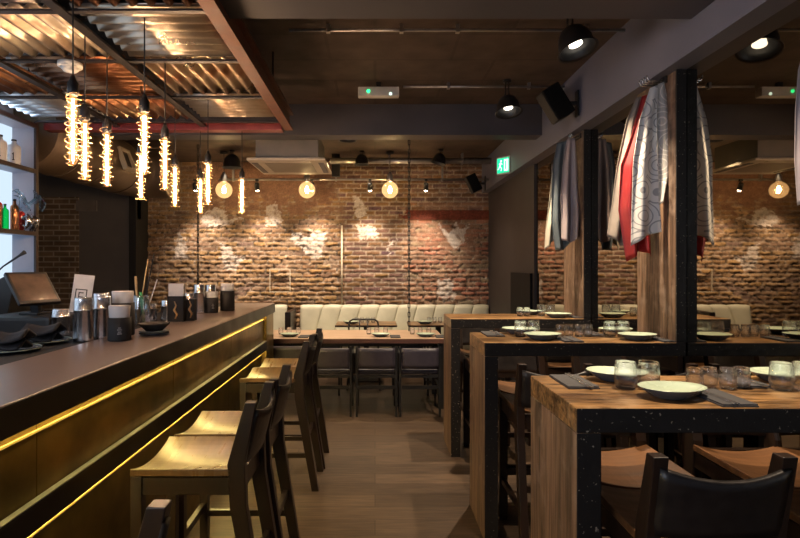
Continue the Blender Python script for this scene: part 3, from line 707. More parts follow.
for r in range(5):
    for c in range(3):
        xa, xb = XC[c]; ya, yb = YR[r]+.0, YR[r+1]-.0
        trans = (r + c) % 2 == 0       # ribs run across the room
        z0 = 2.735; P = .084; Amp = .012 if trans else .018
        if trans: fn = lambda u, v: (xa+(xb-xa)*u, ya+(yb-ya)*v, z0+Amp*math.sin(2*PI*(ya+(yb-ya)*v)/P)); nu, nv = 1, 96
        else: fn = lambda u, v: (xa+(xb-xa)*u, ya+(yb-ya)*v, z0+Amp*math.sin(2*PI*(xa+(xb-xa)*u)/P)); nu, nv = 96, 1
        o = cp(MB().grid(fn, nu, nv), 'corrugated_sheet', M[plan[r][c]], {'rust': 'rusty brown sheet', 'zinc': 'pale dull sheet', 'zincblue': 'clean grey sheet', 'halfrust': 'pale sheet streaked with rust'}[plan[r][c]], solid=.002)
for (x, y) in ((-.737, 1.9), (-.737, 3.9), (-2.5, 3.9), (-1.43, 3.9)):
    cp(MB().tube([(x, y, 2.80), (x, y, CZ)], .006, 8), 'hanger_rod', M['angle'])
# smoke detector under it
t = thing('smoke_detector', 'round white smoke detector under the canopy', 'smoke detector', (-1.75, 3.10, 2.689))
MB().lathe([(0, 0), (.065, 0), (.065, -.022), (.055, -.026), (0, -.026)], n=28).build('base', M['white'], t)
MB().lathe([(.048, -.0265), (.045, -.030), (.048, -.034), (.043, -.038), (.036, -.048), (0, -.052), ], n=28).build('sensor_head', M['white'], t)

# ------------------------------------------------------------------ tube pendants
def tube_pendant(x, y, label, topz=2.74):
    """bottom of the bulb at 1.96"""
    t = thing('tube_pendant', label, 'pendant lamp', (x, y, 1.96), 0, 'caged tube pendants over the bar')
    H = .30; R = .016
    prof = [(0, 0), (R*.6, .003), (R, .016), (R, H-.02), (R*.8, H-.005), (R*.7, H)]
    MB().lathe(prof, n=14).build('bulb', M['tube'], t)
    MB().tube([(0, 0, .02), (0, 0, H-.015)], .0052, 6).build('filament', M['fil'], t)
    MB().lathe([(0, H+.001), (.021, H+.001), (.023, H+.01), (.023, H+.05), (.014, H+.065), (.008, H+.085), (0, H+.085)], n=16).build('socket', M['black'], t)
    ph = random.random()*6; pts = []
    for k in range(150):
        a = k*.62*.9+ph; rr = .027+.007*math.sin(k*.37+ph)+.004*math.sin(k*1.3)
        pts.append((rr*math.cos(a), rr*math.sin(a), .0+ (H+.02)*k/149+.004*math.sin(k*.9)))
    MB().tube(pts, .0016, 4).build('wire_guard', M['brass'], t)
    MB().tube([(0, 0, H+.085), (0, 0, topz-1.96)], .0032, 6).build('cord', M['cord'], t)
    return t
spots = [(73, 165), (85, 180), (107, 187), (141, 200), (144.5, 175), (165, 190.5), (175, 207), (202.5, 214.6), (208, 205), (246, 215.5)]
for i, (px, py) in enumerate(spots):
    Y = 540*(EYE-1.96)/(265-py)*-1; X = (px-375)*Y/540
    Y = abs(Y); X = (px-375)*Y/540
    lb = '%s from the left of the ten caged glowing tube pendants over the bar' % (ORD[i] if i else 'leftmost')
    if i == 9: lb = 'rightmost of the ten caged glowing tube pendants over the bar'
    tube_pendant(X, min(Y, 4.55), lb, 2.712 if Y < 4.45 else 2.66)

# globe pendants
def globe(x, y, z, label, first=[]):
    if first: return dup(first[0], (x, y, z), 0, label)
    t = thing('globe_pendant', label, 'pendant lamp', (x, y, z), 0, 'round globe pendants by the back wall')
    R = .112
    prof = [(R*math.sin(a), -R*math.cos(a)) for a in [k*PI/18 for k in range(17)]] + [(.03, R*1.02)]
    MB().lathe(prof, n=28).build('bulb', M['globe'], t)
    MB().tube([(0, 0, .05), (.016, 0, .0), (.01, .01, -.035), (-.01, .01, -.035), (-.016, 0, .0), (0, 0, .05)], .011, 6).build('filament', M['gfil'], t)
    MB().lathe([(0, R), (.034, R), (.040, R+.02), (.040, R+.085), (.028, R+.10), (.012, R+.135), (0, R+.135)], n=18).build('socket', M['pipe'], t)
    MB().tube([(0, 0, R+.13), (0, 0, CZ-z-.025)], .004, 6).build('cord', M['cord'], t)
    MB().lathe([(0, CZ-z-.03), (.05, CZ-z-.03), (.055, CZ-z), (0, CZ-z)], n=18).build('ceiling_rose', M['black'], t)
    first.append(t); return t
GY = 7.35
for px, lb in ((224, 'leftmost glowing globe pendant near the back wall, beside the tube pendants'), (307, 'middle glowing globe pendant, in front of the ceiling air conditioner'), (390, 'rightmost glowing globe pendant, right of the air conditioner')):
    globe((px-375)*GY/540, GY, EYE+75*GY/540, lb)

# ------------------------------------------------------------------ dome lamps and spots
def add_spot(name, loc, tgt, power, ang, col=(1, .80, .56), rad=.03, blend=.6):
    l = bpy.data.lights.new(name, 'SPOT'); l.energy = power; l.spot_size = ang; l.spot_blend = blend; l.color = col; l.shadow_soft_size = rad
    o = bpy.data.objects.new(name, l); COL.objects.link(o); o.location = loc
    o.rotation_euler = (Vector(tgt)-Vector(loc)).to_track_quat('-Z', 'Y').to_euler(); return o
def dome_lamp(x, y, ztop, R, tilt, label, power=0, tgt=None, ang=1.9, hang=.13, glow=True):
    t = thing('dome_lamp', label, 'lamp', (x, y, ztop), 0, 'black dome spot lamps')
    MB().lathe([(0, 0), (.035, 0), (.035, -.018), (0, -.018)], n=16).build('ceiling_mount', M['black'], t)
    MB().bar((-.014, 0, -.018), (-.014, 0, -hang-.03), .006, .016).bar((.014, 0, -.018), (.014, 0, -hang-.03), .006, .016).build('bracket', M['black'], t)
    mt = Matrix.Translation((0, 0, -hang)) @ Matrix.Rotation(tilt[0], 4, 'Y') @ Matrix.Rotation(tilt[1], 4, 'X')
    k = R/.11
    prof = [(0, .0), (.022*k, 0), (.040*k, -.010*k), (.066*k, -.030*k), (.085*k, -.062*k), (.095*k, -.10*k), (.098*k, -.140*k), (.113*k, -.152*k), (.113*k, -.157*k), (.096*k, -.147*k), (.090*k, -.10*k), (.078*k, -.062*k), (.0, -.035*k)]
    MB().lathe(prof, n=30, mtx=mt).build('shade', M['black'], t)
    MB().lathe([(0, -.05*k), (.025*k, -.05*k), (.038*k, -.115*k), (0, -.1151*k)], n=20, mtx=mt).build('bulb', M['lampglow'], t, pick=None)
    if power:
        loc = Vector((x, y, ztop)) + mt @ Vector((0, 0, -.120*k))
        add_spot('lamp_light', loc, tgt, power, ang, rad=.022)
    return t
dome_lamp(1.10, 1.90, CZ, .115, (0, 0), 'black dome lamp above the nearest high table, out of sight above the frame', 150, (1.1, 1.85, 0), ang=1.15)
dome_lamp(1.155, 3.20, CZ, .115, (-.22, -.22), 'large black dome lamp hanging by the near ceiling beam', 190, (1.10, 3.2, 0), ang=1.55)
dome_lamp(1.10, 4.50, CZ, .108, (-.05, -.22), 'black dome lamp on the conduit, left of the tilted speaker', 230, (.9, 4.5, 0), hang=.13, ang=1.35)
dome_lamp(-.18, 7.3, CZ, .10, (0, 0), 'small dark dome lamp on the far ceiling between two globe pendants', 40, (-.1, 7.2, 0), hang=.04)
dome_lamp(.88, 7.2, CZ, .10, (.25, 0), 'small dark dome lamp with pale rim on the far ceiling near the right wall', 35, (.7, 7.1, 0), hang=.05)
dome_lamp(-1.92, 7.25, CZ, .13, (0, 0), 'dark dome lamp on the far ceiling left of the air conditioner', 30, (-1.6, 6.9, 0), hang=.05)
# unseen lamp added over the low table to brighten it and the banquette
dome_lamp(-.30, 5.95, CZ, .10, (0, 0), 'unseen dome lamp added above the low table behind the beam', 200, (-.3, 6.1, 0), ang=1.5, hang=.03)

def spot_fix(px, label, power):
    Y = 7.50; X = (px-375)*Y/540; z = 2.60
    t = thing('track_spot', label, 'spotlight', (X, Y, 2.722), 0, 'small spotlights on the far conduit')
    MB().box(-.02, .02, -.02, .02, -.03, 0, .003).tube([(0, 0, -.03), (0, 0, -.07)], .006, 8).build('clip', M['black'], t)
    d = Vector((0, .40, -.9)).normalized(); c = Vector((0, 0, -.09))
    q = d.to_track_quat('Z', 'Y').to_matrix().to_4x4(); q.translation = c
    MB().lathe([(0, -.04), (.028, -.04), (.034, -.02), (.036, .06), (.031, .06), (.030, .03), (0, .03)], n=18, mtx=q).build('housing', M['black'], t)
    MB().lathe([(0, .032), (.018, .035), (.026, .060), (.018, .078), (0, .085)], n=16, mtx=q).build('bulb', M['spotglow'], t)
    loc = Vector((X, Y, 2.722)) + c + d*.11
    add_spot('wall_light', loc, (X, YB, 1.35), power*1.7, 1.45, col=(1, .79, .59), rad=.02, blend=1)
for px, lb, pw in ((195, 'leftmost tiny spotlight on the far conduit, behind the tube pendants', 42), (257, 'tiny spotlight on the far conduit just left of the air conditioner', 46), (312, 'unseen tiny spotlight added on the far conduit behind the middle globe', 46), (370, 'tiny spotlight on the far conduit left of the right hand globe', 42), (426, 'tiny spotlight on the far conduit, nearest the right wall', 36)):  # the one behind the middle globe is added to light the brick
    spot_fix(px, lb, pw)

# ------------------------------------------------------------------ ceiling services
def tagged_tube(name, pts, r, m, label, cat, n=10): return tag(MB().tube(pts, r, n).build(name, m), label, cat)
def conduit(y, x0, x1, z, r, label, clips):
    t = thing('ceiling_conduit', label, 'conduit', (x0, y, z))
    MB().tube([(0, 0, 0), (x1-x0, 0, 0)], r, 10).build('pipe', M['pipe'], t)
    for cx in clips: MB().box(cx-x0-.012, cx-x0+.012, -r-.006, r+.006, -r-.008, CZ-z-.001).build('clip', M['pipe'], t)
conduit(3.46, -.55, 1.598, CZ-.035, .010, 'thin steel conduit beside the near ceiling beam', (-.3, .17, .53, 1.35))
conduit(4.56, .24, 1.598, CZ-.035, .010, 'thin steel conduit from the emergency light to the bulkhead', (.62, 1.3))
conduit(7.62, -2.2, 1.69, 2.735, .016, 'thin conduit carrying the small spotlights at the back', (-2.0, -.55, .95))
conduit(7.45, -.62, 1.69, 2.965, .042, 'fat galvanised pipe along the far ceiling', (.2, 1.2))
o = MB().box(-.60, -.49, 7.50, 7.58, 2.76, CZ).build('pipe_bracket', M['black']); tag(o, 'black vertical bracket left of the small far dome lamp', 'bracket')
# emergency light
t = thing('emergency_light', 'white emergency light box with green indicator under the ceiling', 'emergency light', (.03, 4.56, 2.985))
MB().box(-.172, .172, -.04, .04, -.038, .040, .008).build('housing', M['white'], t)
MB().box(-.02, .02, -.02, .02, .0455, .084).build('mount', M['black'], t)
MB().lathe([(0, -.004), (.016, -.004), (.016, 0), (0, 0)], mtx=Matrix.Translation((-.085, -.0405, 0)) @ Matrix.Rotation(-PI/2, 4, 'X'), n=12).build('indicator', M['ledgreen'], t)
MB().lathe([(0, -.004), (.012, -.004), (.012, 0), (0, 0)], mtx=Matrix.Translation((.10, -.0405, -.022)) @ Matrix.Rotation(-PI/2, 4, 'X'), n=12).build('lens', M['exitwhite'], t)
# exit sign on the bulkhead
t = thing('exit_sign', 'green running man exit sign on the bulkhead', 'exit sign', (1.53, 6.45, 2.72), math.radians(-52))
MB().box(-.10, .10, 0, .035, -.105, .105, .004).build('housing', M['white'], t)
MB().box(-.088, .088, -.002, -.0005, -.088, .088).build('sign_face', M['exitgreen'], t)
r = MB()
r.lathe([(0, 0), (.013, 0), (.013, -.001), (0, -.001)], mtx=Matrix.Translation((-.028, -.0025, .055)) @ Matrix.Rotation(PI/2, 4, 'X'), n=12)
for a, b2, w in (((-.03, .038), (-.045, -.01), .022), ((-.045, -.008), (-.02, -.035), .012), ((-.02, -.035), (-.03, -.065), .011), ((-.05, -.008), (-.065, -.04), .012), ((-.065, -.04), (-.083, -.043), .010), ((-.03, .032), (-.008, .012), .009), ((-.035, .032), (-.06, .02), .009)):
    r.bar((a[0], -.003, a[1]), (b2[0], -.003, b2[1]), w, .001, up=(0, 1, 0))
r.box(.015, .078, -.0035, -.0025, -.07, .07)
r.build('running_man_symbol', M['exitwhite'], t)
MB().box(.03, .045, -.0045, -.0036, -.05, .05).build('door_symbol', M['exitgreen'], t)
MB().box(-.02, .02, .0355, .055, -.02, .02).build('mount', M['black'], t)
# speakers
def speaker(loc, rz, tilt, s, label):
    t = thing('wall_speaker', label, 'speaker', loc, rz, 'black wall speakers')
    mt = Matrix.Rotation(tilt, 4, 'Y')
    MB().box(-.09*s, .09*s, -.10*s, .10*s, -.16*s, .16*s, .01, mt).build('cabinet', M['jet'], t)
    MB().box(-.097*s, -.0905*s, -.09*s, .09*s, -.15*s, .15*s, .003, mt).build('grille', M['blackrough'], t)
    MB().bar((.08*s, 0, 0), (.2*s, 0, 0), .03, .03).box(.2*s, .215*s, -.03, .03, -.10, .10).build('bracket', M['black'], t)
speaker((1.42, 4.25, 2.80), 0, -.55, .82, 'black speaker tilted down on the bulkhead right of the dome lamp')
speaker((1.34, 7.35, 2.64), 0, -.45, .75, 'small black speaker in the far right corner above the brick wall')
# air conditioner
t = thing('air_conditioner', 'beige ceiling cassette air conditioner in front of the brick wall', 'air conditioner', (-.93, 6.06, 2.62))
MB().box(-.41, .41, -.44, .44, 0, .030, .010).build('panel', M['beige'], t)
MB().box(-.25, .25, -.28, .28, -.004, -.0005).build('grille', mat('grey_vent_mesh', (.30, .25, .19), (.36, .30, .23), .6, scale=60), t)
for k in (-1, 1):
    MB().box(k*.355-.03, k*.355+.03, -.30, .30, -.005, -.0005).build('air_slot', M['angle'], t)
    MB().box(-.25, .25, k*.375-.03, k*.375+.03, -.005, -.0005).build('air_slot', M['beige'], t)
MB().box(-.33, .33, -.36, .36, .0305, .30).build('casing', mat('grey_casing', (.20, .19, .18), (.24, .22, .2), .5), t)
for k in (-1, 1): MB().tube([(k*.3, -.3, .30), (k*.3, -.3, .44)], .006, 6).build('hanger_rod', M['pipe'], t)
# large duct in the left rear
t = thing('air_duct', 'fat round tan air duct under the far left ceiling', 'duct', (-3.05, 6.0, 2.69))
pts = [(-.0, -1.33, 0), (0, 0, 0), (0, .55, 0)] + [(.34-.34*math.cos(a), .55+.34*math.sin(a), 0) for a in (.3, .6, .9, 1.2, PI/2)] + [(.42, .89, 0), (.46, .89, .0)]
MB().tube(pts, .31, 28).build('duct_run', M['duct'], t)
for y in (-.9, -.4, .3):
    MB().tube([(0, y, 0), (0, y+.03, 0)], .318, 28).build('joint_band', M['duct'], t)
for y in (-1.05, -.10):
    mt = Matrix.Translation((.312, y, -.02)) @ Matrix.Rotation(-.35, 4, 'Y')
    g = MB(); 
    g.box(.0, .05, -.12, .12, .10, .125, 0, mt).box(.0, .05, -.12, .12, -.125, -.10, 0, mt).box(0, .05, -.12, -.095, -.1, .1, 0, mt).box(0, .05, .095, .12, -.1, .1, 0, mt)
    gg = g.build('vent_frame', M['beige'], t)
    MB().box(.01, .02, -.095, .095, -.10, .10, 0, mt).build('vent_mesh', M['angle'], gg)

# ------------------------------------------------------------------ chains
def chain(x, y, z0, z1, label):
    b = MB(); n = int((z1-z0)/.052)
    for k in range(n):
        zc = z1-.03-k*.052; L = .034; R = .011; p = []
        for a in range(12):
            an = a/12*2*PI; cx = R*math.cos(an); cz = math.sin(an)*R + (L-R)*(1 if math.sin(an) > 0 else -1)*.85
            p.append((x+cx, y, zc+cz) if k % 2 == 0 else (x, y+cx, zc+cz))
        b.tube(p, .0062, 5, closed=True)
    o = b.build('hanging_chain', M['black']); return tag(o, label, 'chain')
chain((409-375)*6.2/540, 6.2, .76, CZ, 'black chain hanging from the ceiling to the low table')
chain((198-375)*6.9/540, 6.9, .95, CZ, 'black chain hanging behind the tube pendants, left of the brick birds')

# wall details
tagged_tube('wall_pipe', [(-.495, YB-.05, .9), (-.495, YB-.05, 2.12)], .014, M['beige'], 'pale vertical pipe on the brick wall above the banquette', 'pipe')
t = thing('wall_frame', 'thin gold outlined square on the brick wall above the left banquette', 'frame', (-1.41, YB-.085, 1.30))
g = MB(); w, h, k = .155, .175, .012
g.box(-w, w, -.01, .01, h-k, h).box(-w, w, -.01, .01, -h, -h+k).box(-w, -w+k, -.01, .01, -h+k, h-k).box(w-k, w, -.01, .01, -h+k, h-k)
g.build('frame_rim', M['beige'], t)
o = MB().box(XR-.03, XR-.001, 5.82, 6.66, .85, 1.44, .004).build('wall_screen', M['screen']); tag(o, 'dark glossy screen on the right wall behind the farthest high table', 'screen')

# ------------------------------------------------------------------ banquette
def banquette(x0, x1, label, wing=False):
    t = thing('banquette', label, 'bench', ((x0+x1)/2, 7.8, 0), 0, 'cream banquettes under the brick wall')
    w = (x1-x0)/2
    MB().box(-w, w, -.20, .22, 0, .33, .005).build('base', M['darkwood'], t)
    MB().box(-w, w, -.24, .10, .331, .47, .04).build('seat', M['cream'], t)
    P = .27; n = max(1, round(2*w/P)); Pn = 2*w/n
    for i in range(n):
        xa = -w+i*Pn
        def fn(u, v):
            s = math.sin(PI*u)**.55 if 0 < u < 1 else 0
            lean = .03*math.sin(2.2)  # slight fan in the seams
            ztop = .930+.012*s
            if v < .8:
                vv = v/.8; z = .45+(ztop-.05-.45)*vv; y = .11+.07*vv-.020*s
            else:
                a = (v-.8)/.2*PI*.9; z = ztop-.05+.05*math.sin(a); y = .205-.03*math.cos(a)-.018*s*(1-(v-.8)/.2)
            k = u if i == 0 else (1-u if i == n-1 else 1)
            return (xa+u*Pn+.15*(v-.5)*k, y, z)
        MB().grid(fn, 12, 14).build('back_channel', M['cream'], t, solid=.012)
    return t
banquette(-1.10, 1.68, 'long cream channelled banquette below the brick wall')
banquette(-2.1, -1.30, 'short cream banquette section at the left, past the end of the bar')
o = MB().box(-1.24, -1.16, 7.42, 7.98, 0, .88, .01).build('bench_divider', M['darkwood']); tag(o, 'dark divider between the two cream banquettes', 'divider')

# ------------------------------------------------------------------ low tables and chairs
t = thing('low_table', 'long pale topped low table with black base', 'table', (-.26, 6.1, 0))
MB().box(-1.0, 1.0, -.39, .39, .700, .75, .004).build('tabletop', [M['lowwood'], M['rededge']], t, pick=wood_pick)
MB().box(-.89, .89, -.27, -.24, .65, .699).box(-.89, .89, .24, .27, .65, .699).build('apron', M['darkwood'], t)
for sx in (-1, 1):
    for sy in (-1, 1):
        MB().box(sx*.965-.033, sx*.965+.033, sy*.33-.035, sy*.33+.035, 0, .699, .003).build('leg', M['black'], t)
def small_table(x0, x1, label):
    t = thing('cafe_table', label, 'table', ((x0+x1)/2, 7.22, 0), 0, 'small tables at the banquette')
    w = (x1-x0)/2
    MB().box(-w, w, -.22, .28, .722, .75, .01).build('tabletop', [M['twood'], M['darkwood']], t, pick=wood_pick)
    MB().box(-.035, .035, -.03, .03, .02, .7215).build('pedestal', M['black'], t)
    MB().box(-.2, .2, -.18, .2, 0, .0195, .005).build('foot', M['black'], t)
small_table(-.52, .29, 'small wooden table at the banquette behind the curved metal chair')
small_table(.44, 1.25, 'small wooden table at the banquette right of the hanging chain')

def make_chair(label, group):
    t = thing('dining_chair', label, 'chair', group=group)
    W = .20
    for sx in (-1, 1):
        for y, h in ((-.20, .70), (.19, .62)):
            MB().bar((sx*W, y-(.03 if y < 0 else 0), 0), (sx*W, y-.01, h), .022, .022).build('leg', M['black'], t)
        MB().bar((sx*W, -.2, .29), (sx*W, .19, .29), .018, .022).build('side_rail', M['black'], t)
        MB().bar((sx*W, -.215, .632), (sx*W, .205, .632), .030, .022).build('armrest', M['black'], t)
    MB().box(-W+.014, W-.014, -.225, -.207, .275, .31).box(-W+.014, W-.014, -.225, -.207, .39, .42).build('cross_rail', M['black'], t)
    MB().box(-W+.015, W-.015, -.20, .20, .42, .47, .015).build('seat', M['greyleather'], t)
    def bk(u, v):
        x = (u*2-1)*(W-.016); e = 1-(x/W)**2
        return (x, -.225-.02*e, .485+.205*v)
    MB().grid(bk, 10, 5).build('backrest', M['greyleather'], t, solid=.03)
    return t
gc = 'leather chairs at the low table'
CY = 5.68
c0 = make_chair('charcoal leather chair at the low table, leftmost, partly behind the end of the bar', gc); c0.location = (-.885, CY+.13, 0)
dup(c0, (-.445, CY, 0), 0, 'charcoal leather chair at the low table, beside the farthest bar stool')
dup(c0, (.015, CY, 0), 0, 'charcoal leather chair at the low table, middle of the three fully seen backs')
dup(c0, (.455, CY, 0), 0, 'charcoal leather chair at the low table, nearest the high tables')
for x, lb in ((-.62, 'chair on the far side of the low table, towards the bar'), (.42, 'chair on the far side of the low table, towards the high tables')):
    dup(c0, (x, 6.52, 0), PI, lb, 'chairs behind the low table')
# tubular chair
t = thing('tubular_chair', 'black tubular chair with curved back between low table and small table', 'chair', (-.14, 6.60, 0))
W = .18
back = [(-W, -.02, .46), (-W, -.01, .80), (-W+.01, 0, .84), (-W+.05, 0, .865), (W-.05, 0, .865), (W-.01, 0, .84), (W, -.01, .80), (W, -.02, .46)]
MB().tube(back, .012, 8).build('back_frame', M['black'], t)
for x in (-.05, .05): MB().tube([(x, -.02, .46), (x, 0, .86)], .008, 8).build('spindle', M['black'], t)
MB().box(-W-.012, W+.012, -.01, .38, .43, .459, .01).build('seat', M['leather'], t)
for sx in (-1, 1):
    for y in (.01, .36): MB().tube([(sx*W, y, .429), (sx*(W+.02), y+(.02 if y > .2 else -.02), 0)], .011, 8).build('leg', M['black'], t)

# ------------------------------------------------------------------ table settings
def make_glass(r, h, name, label, cat, group):
    o = MB().lathe([(0, 0), (r*.72, 0), (r*.86, .004), (r*.98, h*.28), (r, h*.5), (r*.95, h*.8), (r*.88, h-.0015), (r*.865, h), (r*.85, h-.0015), (r*.92, h*.8), (r*.965, h*.5), (r*.93, h*.3), (r*.8, h*.14), (0, h*.11)], n=28).build(name, M['glass'])
    return tag(o, label, cat, group)
def cp1(o, loc, label, group=None, rz=0):
    c = o.copy(); COL.objects.link(c); c.location = loc; c.rotation_euler = (0, 0, rz); c['label'] = label
    if group: c['group'] = group
    return c
_g = {}
def glass(kind, x, y, z, label):
    g = {'big': 'large water tumblers', 'small': 'small tumblers'}[kind]
    if kind not in _g:
        o = make_glass(*((.037, .094) if kind == 'big' else (.0275, .073)), 'water_tumbler' if kind == 'big' else 'small_tumbler', label, 'glass', g)
        o.location = (x, y, z); _g[kind] = o; return
    cp1(_g[kind], (x, y, z), label)
_p = []
def plate(x, y, z, label, rz=0):
    if _p: return dup(_p[0], (x, y, z), rz, label)
    t = thing('side_plate', label, 'plate', (x, y, z), rz, 'pale green plates')
    wob = lambda a, r: 1+.07*math.cos(2*a+.4)*(r/.1)+.03*math.cos(3*a)*(r/.1)
    MB().lathe([(0, 0), (.055, 0), (.062, .004), (.090, .024), (.100, .0335), (.101, .0350)], n=40, sy=.84, wob=wob).build('underside', M['plateunder'], t)
    MB().lathe([(.1015, .0353), (.0995, .0368), (.086, .0300), (.060, .0200), (0, .0165)], n=40, sy=.84, wob=wob).build('glazed_top', M['plate'], t)
    _p.append(t); return t
_n = []
def setting(x, y, z, label, rz=0):
    if _n: return dup(_n[0], (x, y, z), rz, label)
    t = thing('folded_napkin', label, 'napkin', (x, y, z), rz, 'grey napkins with cutlery')
    MB().box(-.055, .055, -.105, .105, 0, .004, .0015).box(-.052, .054, -.102, .103, .0042, .009, .0015).build('cloth', M['napkin'], t)
    _n.append(t); return t
_k = []
def fork(x, y, z, label, rz=0):
    if _k: return dup(_k[0], (x, y, z), rz, label)
    t = thing('chopsticks', label, 'cutlery', (x, y, z), rz, 'steel cutlery lying on napkins')
    MB().box(-.006, .0, -.11, .07, 0, .004, .001).box(-.009, .003, .07, .12, .0, .003, .001).build('knife', M['steel'], t)
    MB().box(.006, .011, -.11, .05, 0, .004, .001).box(.002, .015, .05, .085, .0, .003, .001).box(.002, .0045, .085, .12, 0, .003).box(.007, .0095, .085, .12, 0, .003).box(.0125, .015, .085, .12, 0, .003).build('fork', M['steel'], t)
    _k.append(t); t.name = 'cutlery_set'; return t
TZ = 1.1005
def lay(y0, nm, dy=0):
    on = 'on the %s high table' % nm
    plate(.965, y0+.135, TZ, 'pale green plate near the front edge, aisle end, %s' % on, .2)
    plate(.90, y0+.395, TZ, 'pale green plate at the back edge, aisle end, %s' % on, -.3)
    plate(1.50, y0+.385, TZ, 'pale green plate at the back edge, mirror end, %s' % on, .3)
    plate(1.505, y0+.120, TZ, 'pale green plate near the front edge, mirror end, %s' % on, .1)
    yb = y0+.26+dy
    for x, s in ((.872, 'left'), (.952, 'right')): glass('big', x, yb, TZ, 'large tumbler, %s one of the aisle side pair, %s' % (s, on))
    for x, s in ((1.40, 'left'), (1.478, 'right')): glass('big', x, yb-.02, TZ, 'large tumbler, %s one of the mirror side pair, %s' % (s, on))
    for i, x in enumerate((1.108, 1.165, 1.222, 1.279)): glass('small', x, yb-.008+.012*(i % 2), TZ, 'small tumbler, %s from the left of the row of four %s' % (ORD[i], on))
    for x, y, s in ((1.105, y0+.115, 'front aisle side'), (.725, y0+.355, 'back aisle side'), (1.655, y0+.115, 'front mirror side'), (1.335, y0+.365, 'back mirror side')):
        setting(x, y, TZ, 'folded grey napkin, %s, %s' % (s, on), 0 if 'front' in s else PI)
        fork(x-.018 if 'front' in s else x+.018, y, TZ+.0095, 'knife and fork on the %s napkin %s' % (s, on), 0 if 'front' in s else PI)
lay(1.62, 'nearest'); lay(2.98, 'middle', .0)
y0 = 4.30; on = 'on the farthest high table'
plate(1.495, y0+.120, TZ, 'pale green plate near the front edge %s' % on); plate(1.335, y0+.375, TZ, 'pale green plate at the back edge %s' % on, -.3)
for x, s in ((1.405, 'left'), (1.485, 'right')): glass('big', x, y0+.265, TZ, 'large tumbler, %s one of the pair %s' % (s, on))
for x, s in ((1.215, 'left'), (1.275, 'right')): glass('small', x, y0+.23, TZ, 'small tumbler, %s one of the pair %s' % (s, on))
setting(1.66-.0, y0+.14, TZ, 'folded grey napkin beside the plate %s' % on); fork(1.645, y0+.14, TZ+.0095, 'knife and fork beside the plate %s' % on)
# far low table and the two small ones
LZ = .7505
for (cx, s) in ((-.93, 'left'), (.06, 'middle'), (.55, 'right')):
    plate(cx, 5.88, LZ, 'pale plate at the front of the low table, %s setting' % s)
    setting(cx+.16, 5.86, LZ, 'folded grey napkin on the low table, %s setting' % s)
    for k, dx in enumerate((-.13, -.04, .06)): glass('small', cx+dx, 6.08+.02*k, LZ, 'small tumbler on the low table, %s of three at the %s setting' % (ORD[k], s))
for (cx, s) in ((-.12, 'left'), (.86, 'right')):
    for k in range(4): glass('small', cx-.13+.075*k, 7.30, LZ, 'small tumbler on the %s banquette table, %s in the row' % (s, ORD[k]))
    plate(cx+.02-.22, 7.16, LZ, 'pale plate on the %s banquette table' % s)

# ------------------------------------------------------------------ cloths on the columns
def pattern_mat(name, base, motif):
    m, nt, out = new_mat(name); L = nt.links.new; b = principled(nt, out, .6); b.inputs['Sheen Weight'].default_value = .3
    tc = N(nt, 'ShaderNodeTexCoord'); mp = N(nt, 'ShaderNodeMapping'); mp.inputs['Scale'].default_value = (1, .4, 1); L(tc.outputs['Object'], mp.inputs[0])
    vo = N(nt, 'ShaderNodeTexVoronoi'); vo.inputs['Scale'].default_value = 7.5; L(mp.outputs[0], vo.inputs['Vector'])
    ma = N(nt, 'ShaderNodeMath', operation='MULTIPLY'); ma.inputs[1].default_value = 32; L(vo.outputs['Distance'], ma.inputs[0])
    si = N(nt, 'ShaderNodeMath', operation='SINE'); L(ma.outputs[0], si.inputs[0])
    r = ramp(nt, [(.70, base), (.84, motif)]); L(si.outputs[0], r.inputs[0]); L(r.outputs[0], b.inputs['Base Color']); return m
CL = {'taupe': mat('taupe_linen', (.30, .25, .21), (.24, .20, .17), .8, scale=8, bump=.1),
      'red': mat('red_satin', (.36, .018, .018), (.26, .012, .014), .42, scale=8, bump=.05),
      'scroll': pattern_mat('silver_scroll_brocade', (.78, .75, .73), (.36, .35, .36)),
      'greyscroll': pattern_mat('grey_scroll_brocade', (.42, .40, .38), (.68, .64, .60)),
      'blue': mat('grey_blue_cloth', (.13, .16, .18), (.10, .125, .14), .6, scale=8, bump=.1),
      'pink': mat('silvery_pink_satin', (.46, .38, .38), (.32, .27, .28), .38, scale=14, stretch=(1, 1, .3), bump=.1),
      'cream': mat('cream_linen', (.50, .45, .36), (.42, .38, .30), .8, scale=8, bump=.1)}
def cloth(Y, left, right, bottom, m, label, cat='cloth', folds=4, amp=.02, yo=0):
    """left/right: lists of (px, py) down each side; bottom: how far each column's foot drops, as py at u"""
    def ip(L, t):
        f = t*(len(L)-1); i = min(int(f), len(L)-2); k = f-i
        k2 = k
        return (L[i][0]+(L[i+1][0]-L[i][0])*k2, L[i][1]+(L[i+1][1]-L[i][1])*k2)
    def fn(u, v):
        l = ip(left, v); r = ip(right, v); px = l[0]+(r[0]-l[0])*u; py = l[1]+(r[1]-l[1])*u
        if bottom: py += ip(bottom, u)[1]*v**2
        sp = v**.7
        yy = Y + yo + amp*(math.sin(u*folds*2*PI+1.5*v)*sp + .35*math.sin(u*folds*5.1+v*3)*sp)
        return ((px-375)*Y/540, yy, EYE-(py-265)*Y/540)
    o = MB().grid(fn, 44, 40).build('hanging_cloth', m, solid=.0025)
    return tag(o, label, cat, 'cloths hung on the timber uprights')
YC = 3.14
cloth(YC+.10, [(636, 98), (627, 120), (618, 165), (613, 205), (608, 238)], [(644, 96), (641, 130), (639, 175), (637, 220), (636, 240)], [(0, -2), (0, 6), (0, 9)], CL['taupe'], 'taupe cloth, outermost on the left of the cloths on the middle upright', folds=2, amp=.018)
